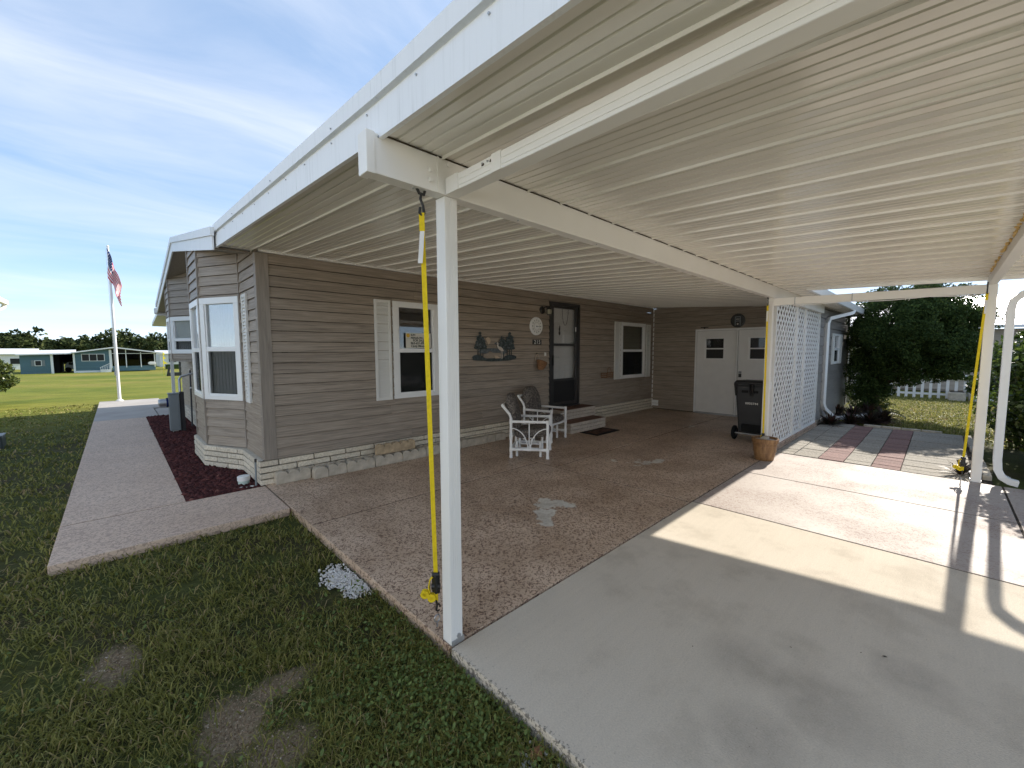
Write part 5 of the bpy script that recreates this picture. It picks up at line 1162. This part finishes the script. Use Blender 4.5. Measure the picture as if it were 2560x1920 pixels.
# right-hand neighbour, fence and tubs
NR = empty('beige_house', (25,-3,GZ), 'beige house with a white metal roof behind the picket fence', 'house')
for k in range(14): MB().box(23.0-.012*(k % 2),23.1,-9,4,.0+k*.17,.0+k*.17+.165).build('siding_plank', M['beige_siding'], NR)
MB().box(23.1,31,-9,4,GZ,2.4).build('wall', M['beige_siding'], NR)
MB().hexa([(22.5,-9.4,2.42),(27,-9.4,3.9),(27,4.4,3.9),(22.5,4.4,2.42),(22.5,-9.4,2.54),(27,-9.4,4.02),(27,4.4,4.02),(22.5,4.4,2.54)]).build('roof', M['roofmetal'], NR)
for k in range(18): MB().hexa([(22.5,-9.2+k*.75,2.541),(27,-9.2+k*.75,4.021),(27,-9.16+k*.75,4.021),(22.5,-9.16+k*.75,2.541),(22.5,-9.2+k*.75,2.57),(27,-9.2+k*.75,4.05),(27,-9.16+k*.75,4.05),(22.5,-9.16+k*.75,2.57)]).build('roof_seam', M['white'], NR)
w_ = MB().box(22.95,23.0,.2,1.4,.9,2.0).build('window', M['window_white'], NR); MB().box(22.94,22.949,.28,1.32,.98,1.92).build('pane', M['kick'], w_)
PF = empty('picket_fence', (19,-1.8,GZ), 'white picket fence on the lawn in front of the beige house', 'fence')
for k in range(22):
    y = .4-k*.2; MB().prism([(y,GZ),(y+.075,GZ),(y+.075,.74),(y+.0375,.80),(y,.74)], lambda p, t_: (19.0+.02*t_, p[0], p[1])).build('picket', M['white'], PF)
for z_ in (.06,.58): MB().box(19.025,19.06,-4.0,.5,z_,z_+.07).build('rail', M['white'], PF)
GA = empty('garland', (18.97,-2,.6), 'dark leafy garland along the top of the picket fence', 'garland')
gv, gf = [], []
for k in range(1500):
    c = np.array([18.96+rng.normal(0,.02), .3-4.2*rng.random(), .69+rng.normal(0,.03)]); d1_, d2_ = rng.normal(0,.035,3), rng.normal(0,.02,3); b0 = len(gv); gv += [c-d1_, c+d2_, c+d1_, c-d2_]; gf.append((b0,b0+1,b0+2,b0+3))
o = npmesh('garland_leaves', np.array(gv)-np.array([18.97,-2,.6]), np.array(gf), M['juniper'], parent=GA)
WPt = empty('white_tub', (18.75,-2.62,GZ), 'white tub with a spiky plant by the picket fence', 'planter'); MB().lathe([(.17,GZ),(.22,.30),(.235,.32),(.20,.31)], (18.75,-2.62,0), 24).build('tub', M['white'], WPt, smooth=True)
CT = empty('concrete_trough', (18.7,-2.15,GZ), 'grey concrete planter trough left of the white tub', 'planter'); MB().box(18.5,18.9,-2.38,-1.98,GZ,.22).build('trough', M['bulk_stone'], CT, bevel=.02); MB().box(18.54,18.86,-2.34,-2.02,.2205,.235).build('trough_soil', M['soil'], CT)
# ------------------------------------------------------------------ vegetation
def leaf_quads(C, size, aspect=.5, up=0.0, nrm=None):
    """diamond leaves at centres C (n,3)"""
    n = len(C); a = rng.normal(size=(n,3)); a[:,2] += up; a /= np.linalg.norm(a,axis=1)[:,None]
    b = rng.normal(size=(n,3)); b -= a*(a*b).sum(1)[:,None]; b /= np.linalg.norm(b,axis=1)[:,None]
    s = (size*(.6+.8*rng.random(n)))[:,None] if np.isscalar(size) else size[:,None]
    V = np.empty((n,4,3)); V[:,0] = C-a*s; V[:,1] = C+b*s*aspect-a*s*.1; V[:,2] = C+a*s; V[:,3] = C-b*s*aspect-a*s*.1
    F = np.arange(n*4).reshape(n,4); return V.reshape(-1,3), F
def clump_points(centres, radii, n, shell=.35):
    k = rng.integers(0, len(centres), n); d = rng.normal(size=(n,3)); d /= np.linalg.norm(d,axis=1)[:,None]
    r = 1-shell*rng.random(n)**1.5
    return centres[k]+d*r[:,None]*radii[k]
def ell_clumps(c, R_, n, rr, keep=lambda p: True):
    cs, rs = [], []
    while len(cs) < n:
        d = rng.normal(size=3); d /= np.linalg.norm(d); f = .35+.6*rng.random()**.5
        p = np.array(c)+d*np.array(R_)*f
        if keep(p): cs.append(p); q = rr*(.7+.7*rng.random()); rs.append((q,q,q*.85))
    return np.array(cs), np.array(rs)
def limb(mb, pts, radii, n=8): return mb.tube(pts, radii, n)
def crown(name, parent, C, R_, nclump, rr, nleaf, size, mat, aspect=.5, keep=lambda p: True, up=0., shell=.35):
    cs, rs = ell_clumps(C, R_, nclump, rr, keep); P = clump_points(cs, rs, nleaf, shell)
    V, F = leaf_quads(P, size, aspect, up); off = np.array(woff(parent)); return npmesh(name, V-off, F, M[mat], parent=parent), cs
# juniper-like evergreen on the right
JT = empty('evergreen_tree', (13.3,-.55,GZ), 'dark dense evergreen tree leaning beside the shed', 'tree')
tb = MB(); limb(tb, [(13.35,-.50,GZ),(13.3,-.55,.5),(13.2,-.75,1.0),(13.15,-1.0,1.5),(13.1,-1.2,2.2)], [.17,.14,.12,.09,.05], 10)
limb(tb, [(13.28,-.6,.6),(13.2,-1.1,1.05),(13.15,-1.7,1.45),(13.1,-2.2,1.8)], [.08,.07,.055,.03]); limb(tb, [(13.3,-.55,.7),(13.35,-.4,1.3),(13.3,-.35,2.0)], [.08,.06,.03]); limb(tb, [(13.2,-.75,1.0),(12.8,-1.0,1.6),(12.6,-1.2,2.1)], [.07,.05,.02])
tb.build('trunk', M['bark'], JT, smooth=True)
kp = lambda p: p[2] > (1.05+.10*abs(p[1]+1.3) if p[1] < -1.25 else .35) and not (p[1] > -.02)
crown('crown', JT, (13.2,-1.22,1.98), (1.35,1.36,1.28), 190, .24, 120000, .030, 'juniper', .42, kp, .35)
crown('lower_foliage', JT, (12.95,-.50,.85), (.55,.48,.75), 40, .2, 16000, .03, 'juniper', .42, lambda p: p[2] > .05, .35)
crown('side_foliage', JT, (13.1,-1.9,1.25), (.6,.6,.4), 24, .2, 9000, .03, 'juniper', .42, lambda p: True, .35)
# broad shrub right of the downspout
def shrub(name, label, C, R_, ncl, rr, nl, sz, mat, grp=None, stems=6, keep=lambda p: True):
    T = empty(name, (C[0],C[1],GZ), label, 'shrub', grp); b = MB()
    for k in range(stems):
        a = 2*math.pi*k/stems; b.tube([(C[0]+.08*math.cos(a),C[1]+.08*math.sin(a),GZ),(C[0]+R_[0]*.35*math.cos(a),C[1]+R_[1]*.35*math.sin(a),C[2]*.6),(C[0]+R_[0]*.6*math.cos(a+.3),C[1]+R_[1]*.6*math.sin(a+.3),C[2]+R_[2]*.4)], [.03,.022,.008], 6)
    b.build('stems', M['bark'], T, smooth=True); crown('foliage', T, C, R_, ncl, rr, nl, sz, mat, .55, keep); return T
shrub('leafy_shrub', 'tall leafy green shrub to the right of the downspout', (7.9,-3.40,1.08), (1.45,1.05,1.18), 150, .26, 60000, .034, 'shrub', keep=lambda p: p[2] > .08)
shrub('round_shrub', 'round glossy sunlit shrub at the left edge of the lawn', (-4.55,20.0,.9), (.85,.85,.78), 60, .2, 12000, .055, 'shrub2')
shrub('bright_shrub', 'low bright green shrub behind the yellow strap by the right post', (9.9,-2.75,.85), (.75,.55,.7), 40, .17, 7000, .035, 'shrub', keep=lambda p: p[2] > .05)
# spiky rosettes
def rosette(loc, r_, n, mat, label, grp, h=1.0, width=.02, name='spiky_plant', droop=.35, cat='plant'):
    T = empty(name, loc, label, cat, grp); V, F = [], []
    for k in range(n):
        a = rng.random()*2*math.pi; el = R(12+70*rng.random()); L_ = r_*(.6+.5*rng.random()); w = width*(.7+.6*rng.random())
        d = np.array([math.cos(a)*math.cos(el), math.sin(a)*math.cos(el), math.sin(el)*h]); s = np.array([-math.sin(a), math.cos(a), 0])
        b0 = len(V); prof = (0,.3,.65,1.0)
        for i, t_ in enumerate(prof):
            p = d*L_*t_+np.array([0,0,-droop*L_*t_*t_]); ww = w*(1,1.1,.8,.05)[i]
            V += [p-s*ww, p+s*ww]
        for i in range(3): F.append((b0+2*i,b0+2*i+1,b0+2*i+3,b0+2*i+2))
    npmesh('leaves', np.array(V), np.array(F), M[mat], parent=T); return T
gp = 'dark spiky plants round the paver patio'
rosette((6.62,-2.02,-.02), .36, 60, 'cordy', 'dark red spiky plant beside the strap ratchet at the right post', gp, 1.0, .012)
for (x, y, r_, l) in ((9.9,-.16,.42,'dark spiky plant at the lattice end of the patio'), (10.5,-.42,.42,'dark spiky plant in front of the white ground outlet'), (10.9,-.72,.45,'dark spiky plant between the ground outlet and the patio edge'), (11.35,-.92,.45,'dark spiky plant at the tip of the white ground outlet'), (11.6,-.35,.5,'dark spiky plant behind the ground outlet near the shed wall'), (12.3,-.55,.5,'dark spiky plant just in front of the evergreen trunk'), (12.1,.0,.4,'dark spiky plant below the shed window')):
    rosette((x,y,-.05), r_*1.1, 170, 'cordy', l, gp, 1.0, .017)
rosette((18.75,-2.62,.30), .5, 50, 'cordy', 'spiky dark plant growing in the white tub', None, 1.1, .02)
def palm(loc, L_, n, label, hh=1.0):
    T = empty('palm', loc, label, 'palm', None); V, F = [], []
    for k in range(n):
        a = 2*math.pi*k/n+rng.normal(0,.2); el = R(25+55*rng.random()); ln = L_*(.7+.4*rng.random()); pr = None
        for i in range(15):
            t_ = i/14; p = np.array([math.cos(a)*math.cos(el)*ln*t_, math.sin(a)*math.cos(el)*ln*t_, math.sin(el)*ln*t_*hh-.55*ln*t_*t_])
            d = np.array([math.cos(a)*math.cos(el), math.sin(a)*math.cos(el), math.sin(el)-1.1*t_]); s = np.array([-math.sin(a), math.cos(a), 0])
            if pr is not None: b0 = len(V); V += [pr-s*.006, pr+s*.006, p+s*.005, p-s*.005]; F.append((b0,b0+1,b0+2,b0+3))
            pr = p
            if i > 3:
                for sg in (-1,1):
                    l_ = .26*ln*(1.1-t_*.7); tip = p+s*sg*l_*.75+d*l_*.5+np.array([0,0,-l_*.35]); b0 = len(V); w = d*.02; V += [p-w, p+w, p*.5+tip*.5+w*1.2, tip]; F.append((b0,b0+1,b0+2,b0+3))
    npmesh('fronds', np.array(V), np.array(F), M['palm'], parent=T); MB().tube([(0,0,-.1),(0,0,.25)], [.09,.05], 8).build('stem', M['bark'], T, local=True, smooth=True)
palm((12.55,-.72,.0), .75, 18, 'feathery palm growing under the right side of the evergreen')
# far woods and a tree at the right
V_, F_ = [], []
def wood(xr, y, zr, n):
    global V_, F_
    for k in range(n):
        x = xr[0]+(xr[1]-xr[0])*(k+rng.random()*.8)/n; yy = y+rng.uniform(-8,8); h = zr*(.82+.3*rng.random()); w = h*.5
        cs, rs = ell_clumps((x,yy,h*.45-1), (w*.9,w*.7,h*.62), 26, h*.19); P = clump_points(cs, rs, 1100, .4); v, f = leaf_quads(P, .48, .6); V_.append(v); F_.append(f+sum(len(q) for q in V_[:-1]))
wood((-44,34), 152, 7.2, 30); wood((-42,32), 140, 5.4, 26)
npmesh('far_woods', np.concatenate(V_), np.concatenate(F_), M['woods'], label='dark wood of broad trees beyond the blue house', cat='trees', kind='stuff')
FT = empty('far_tree', (34,-8.5,GZ), 'dark tree behind the beige house at the right edge', 'tree'); MB().tube([(34,-8.5,GZ),(34,-8.5,3),(34.3,-8.3,4.5)], [.3,.22,.1], 8).build('trunk', M['bark'], FT); crown('crown', FT, (34,-8.4,4.6), (2.2,2.4,1.7), 40, .6, 6000, .16, 'woods', .5)

# ------------------------------------------------------------------ bare soil, lava rock, pebbles, grass
def blob(cx, cy, rx, ry, n=26, seed=0):
    r_ = random.Random(seed); ph = [r_.uniform(0,6.28) for _ in range(4)]
    return [(cx+rx*(1+.16*math.sin(2*a+ph[0])+.12*math.sin(3*a+ph[1])+.07*math.sin(5*a+ph[2]))*math.cos(a), cy+ry*(1+.16*math.sin(2*a+ph[1])+.12*math.sin(3*a+ph[3])+.07*math.sin(7*a))*math.sin(a)) for a in np.linspace(0, 2*math.pi, n+1)[:-1]]
def rocks(centres, size, flat=.75):
    ico = np.array([(0,0,1),(.894,0,.447),(.276,.851,.447),(-.724,.526,.447),(-.724,-.526,.447),(.276,-.851,.447),(.724,.526,-.447),(-.276,.851,-.447),(-.894,0,-.447),(-.276,-.851,-.447),(.724,-.526,-.447),(0,0,-1)])
    fc = np.array([(0,1,2),(0,2,3),(0,3,4),(0,4,5),(0,5,1),(1,6,2),(2,7,3),(3,8,4),(4,9,5),(5,10,1),(2,6,7),(3,7,8),(4,8,9),(5,9,10),(1,10,6),(11,7,6),(11,8,7),(11,9,8),(11,10,9),(11,6,10)])
    n = len(centres); q = ico[None]*(1+.28*rng.normal(size=(n,12,1)).clip(-1,1)); q = q*(.7+.6*rng.random((n,1,3))); a = rng.random(n)*6.283; c, s = np.cos(a), np.sin(a)
    x = q[...,0]*c[:,None]-q[...,1]*s[:,None]; y = q[...,0]*s[:,None]+q[...,1]*c[:,None]; q = np.stack([x,y,q[...,2]*flat],-1)
    V = (q*size[:,None,None]+centres[:,None,:]).reshape(-1,3); F = (fc[None]+(np.arange(n)*12)[:,None,None]).reshape(-1,3); return V, F
def bed_ok(P):
    x, y = P[:,0], P[:,1]; lim = np.where(y < 4.70, -.05, np.where(y < 5.40, -.05-.34*(y-4.7)/.7, np.where(y < 6.39, -.39, np.where(y < 7.08, -.39+.34*(y-6.39)/.69, -.05)))); return (x > -.735) & (x < lim-.01) & (y > 3.80) & (y < 11.85)
n = 16000; P = np.stack([rng.uniform(-.74,0,n), 3.8+8.1*rng.random(n)**1.6, np.full(n,-.03)],1); P = P[bed_ok(P)]
P[:,2] = -.035+.03*rng.random(len(P)); V, F = rocks(P, .013+.022*rng.random(len(P))+.0012*(P[:,1]-3.8))
npmesh('lava_rock_bed', V, F, M['lava'], label='dark red lava rock between the walkway and the gable wall', cat='rocks', kind='stuff')
MB().box(-.74,.02,3.79,11.85,-.09,-.035).build('bed_soil', M['soil'], empty('rock_bed', (-.4,8,-.09), kind='structure'))
def pebs(cx, cy, rx, ry, n, z, s0, s1):
    q = rng.normal(0,.45,(n,2)); q = q[(q**2).sum(1) < 1.1]; return np.stack([cx+rx*q[:,0], cy+ry*q[:,1], np.full(len(q), z)+.006*rng.random(len(q))],1), s0+(s1-s0)*rng.random(len(q))
A1, B1 = pebs(-.10,1.24,.15,.22,700,GZ+.015,.005,.010); A2, B2 = pebs(-.06,1.02,.12,.16,500,GZ+.015,.005,.010)
A3, B3 = pebs(-.10,-.72,.12,.2,60,GZ+.012,.005,.012)
PP = np.concatenate([A1,A2,A3]); SS = np.concatenate([B1,B2,B3]); k = PP[:,0] < -.012; V, F = rocks(PP[k], SS[k], .8)
npmesh('white_pebbles', V, F, M['pebble'], label='spill of small white pebbles in the grass at the slab edge', cat='pebbles', kind='stuff')
for (x, y, r_, l) in ((-.235,3.86,.028,'pale grey stone left of the other, in front of the white pipe cap'), (-.125,3.845,.026,'pale grey stone between the pipe cap and the ground stake'), (-.19,3.83,.022,'small flat pale stone at the walkway edge by the pipe cap')):
    v, f = rocks(np.array([[0,0,r_*.5]]), np.array([r_]), .6); o = npmesh('stone', v, f, M['pebble'], smooth=True, label=l, cat='stone'); o.location = (x,y,-.005)
# grass
def blades(P, h, w, lean=.5):
    n = len(P); a = rng.random(n)*6.283; d = np.stack([np.cos(a), np.sin(a), np.zeros(n)],1); b = rng.random(n)*6.283; s = np.stack([np.cos(b), np.sin(b), np.zeros(n)],1)
    ln = (lean*(.3+.9*rng.random(n)))[:,None]; h = h[:,None]; w = w[:,None]; z = np.array([0,0,1.0])
    m = P+d*h*ln*.35+z*h*.62; t_ = P+d*h*ln*1.05+z*h*(.95-.42*ln)
    V = np.stack([P-s*w, P+s*w, m+s*w*.8, m-s*w*.8, t_],1).reshape(-1,3); k = np.arange(n)*5
    F = np.concatenate([np.stack([k,k+1,k+2],1), np.stack([k,k+2,k+3],1), np.stack([k+3,k+2,k+4],1)]); return V, F
def vnoise(x, y, s):
    return (np.sin(x*s*1.3+1.7*np.sin(y*s*.9+.5))+np.sin(y*s*1.1+2.1*np.sin(x*s*.7+1.1))+np.sin((x+y)*s*2.3+np.sin(x*s*1.9)))/3
def off_slab(P, m=0.0):
    x, y = P[:,0], P[:,1]
    on = ((x > -m) & (x < 9.6) & (y > -6.5) & (y < 12.2)) | ((x > -1.68-m) & (x < 0) & (y > 2.79-m) & (y < 3.8)) | ((x > -1.68-m) & (x < -.2) & (y > 3.7) & (y < 17.2)) | ((x > -.75) & (x < .1) & (y > 3.7) & (y < 17)) | ((x > 6.2) & (x < 10.2) & (y > -2.2))
    return ~on
n = 540000; rr = np.exp(rng.uniform(math.log(.5), math.log(19), n)); an = rng.uniform(R(-25), R(215), n)
P = np.stack([CAM.x+rr*np.cos(an), CAM.y+rr*np.sin(an), np.full(n, GZ)],1); k = off_slab(P, -.004); P, rr = P[k], rr[k]
dens = .72+.45*vnoise(P[:,0],P[:,1],3.1)+.3*vnoise(P[:,0]+5,P[:,1]-3,9.0)
wob = .35*vnoise(P[:,0],P[:,1]+4,17)+.25*vnoise(P[:,0]+7,P[:,1],41)
for (cx, cy, rx, ry) in SOIL:
    q = ((P[:,0]-cx)/rx)**2+((P[:,1]-cy)/ry)**2+wob; dens = np.where(q < 1.5, dens*np.clip(q*.9-.15,.10,1), dens)
for (cx, cy, rx, ry) in THIN:
    q = ((P[:,0]-cx)/rx)**2+((P[:,1]-cy)/ry)**2+wob; dens = np.where(q < 1.2, dens*np.clip(q*.6+.25,.3,1), dens)
q = ((P[:,0]+.08)/.2)**2+((P[:,1]-1.17)/.3)**2; dens = np.where(q < 1, .04, dens)
k = rng.random(len(P)) < np.clip(dens,.05,1); P, rr = P[k], rr[k]
far = np.clip((rr-3)/8,0,1); pt = vnoise(P[:,0]*1.0,P[:,1]+9,4.3)
h = (.035+.045*rng.random(len(P)))*(1+.35*pt)*(1-.3*far)+.006; w = .0014+.0011*rng.random(len(P))+.0009*np.clip(rr-1.5,0,14)
V, F = blades(P, h, w, 1.35)
n2 = 26000; P2 = np.stack([rng.uniform(10.3,22,n2), rng.uniform(-3.6,-.4,n2), np.full(n2,GZ)],1); v2, f2 = blades(P2, .05+.04*rng.random(n2), np.full(n2,.008), .8); F = np.concatenate([F, f2+len(V)]); V = np.concatenate([V, v2])
npmesh('lawn_grass', V, F, M['grass'], label='patchy green lawn grass around the slab and walkway', cat='grass', kind='stuff')
gp_, gs_ = [], []
for (cx, cy, rx, ry) in SOIL:
    m_ = int(2600*rx*ry/.04); q = rng.normal(0,.55,(m_,2)); gp_.append(np.stack([cx+rx*q[:,0], cy+ry*q[:,1], np.full(m_,GZ+.001)],1)); gs_.append(.0012+.0045*rng.random(m_)**4)
v, f = rocks(np.concatenate(gp_), np.concatenate(gs_), .7); npmesh('soil_grit', v, f, M['grit'], label='grit and crumbs on the bare patches of lawn', cat='soil', kind='stuff')
# broadleaf weeds near the slab corner
n = 3600; x = -np.abs(rng.normal(0,.36,n))-.01; y = rng.normal(-.2,.5,n); P = np.stack([x,y,GZ+.02+.035*rng.random(n)],1)
m2 = 3500; P2 = np.stack([rng.uniform(-2.4,-.02,m2), rng.uniform(-.9,2.7,m2), GZ+.015+.03*rng.random(m2)],1); P2 = P2[vnoise(P2[:,0]+2,P2[:,1],6) > .25]; P = np.concatenate([P,P2]); P = P[off_slab(P,.002)]
for (cx, cy, rx, ry) in SOIL: P = P[((P[:,0]-cx)/rx)**2+((P[:,1]-cy)/ry)**2 > .8]
nn = len(P); a = rng.random(nn)*6.283; tl = rng.normal(0,.45,(nn,2)); u = np.stack([np.cos(a),np.sin(a),tl[:,0]],1); v = np.stack([-np.sin(a),np.cos(a),tl[:,1]],1); s = (.004+.006*rng.random(nn))[:,None]
V = np.stack([P-u*s*1.2, P-u*s*.3+v*s*.8, P+u*s*.6+v*s*.7, P+u*s*1.2, P+u*s*.6-v*s*.7, P-u*s*.3-v*s*.8],1).reshape(-1,3); F = np.arange(nn*6).reshape(nn,6)
npmesh('broadleaf_weeds', V, F, M['weed'], label='low broadleaf weeds in the lawn at the slab corner', cat='weeds', kind='stuff')
# leaf litter on the driveway
for (x, y, l) in ((1.60,-1.64,'small dark curled leaf on the concrete, farthest right'), (1.55,-1.55,'tiny dark leaf scrap on the concrete next to the curled leaf'), (.957,-.909,'tiny dark leaf scrap in the middle of the concrete'), (1.33,-1.28,'tiny dark leaf scrap between the stain ring and the curled leaf')):
    v = [(-.014,-.004,.002),(.0,-.007,.006),(.016,.002,.003),(.002,.008,.007),(0,0,.001)]; o = MB().add(v, [(0,1,3),(1,2,3),(0,4,1),(1,4,2),(2,4,3),(3,4,0)]).build('fallen_leaf', M['soil'], label=l, cat='leaf', group='leaf scraps on the driveway'); o.location = (x,y,.001); o.rotation_euler = (0,0,rnd.uniform(0,6)); o.scale = (.8 if 'tiny' not in l else .4,)*3
o = MB().add([(-.035,-.012,.004),(-.01,-.03,.014),(.03,-.015,.006),(.04,.01,.012),(.0,.025,.016),(-.03,.015,.008),(0,0,.003)], [(0,1,6),(1,2,6),(2,3,6),(3,4,6),(4,5,6),(5,0,6),(5,4,3,2,1,0)]).build('fallen_leaf', M['basket'], label='brown dry leaf in the weeds at the concrete edge', cat='leaf'); o.location = (-.06,-.70,GZ+.03)
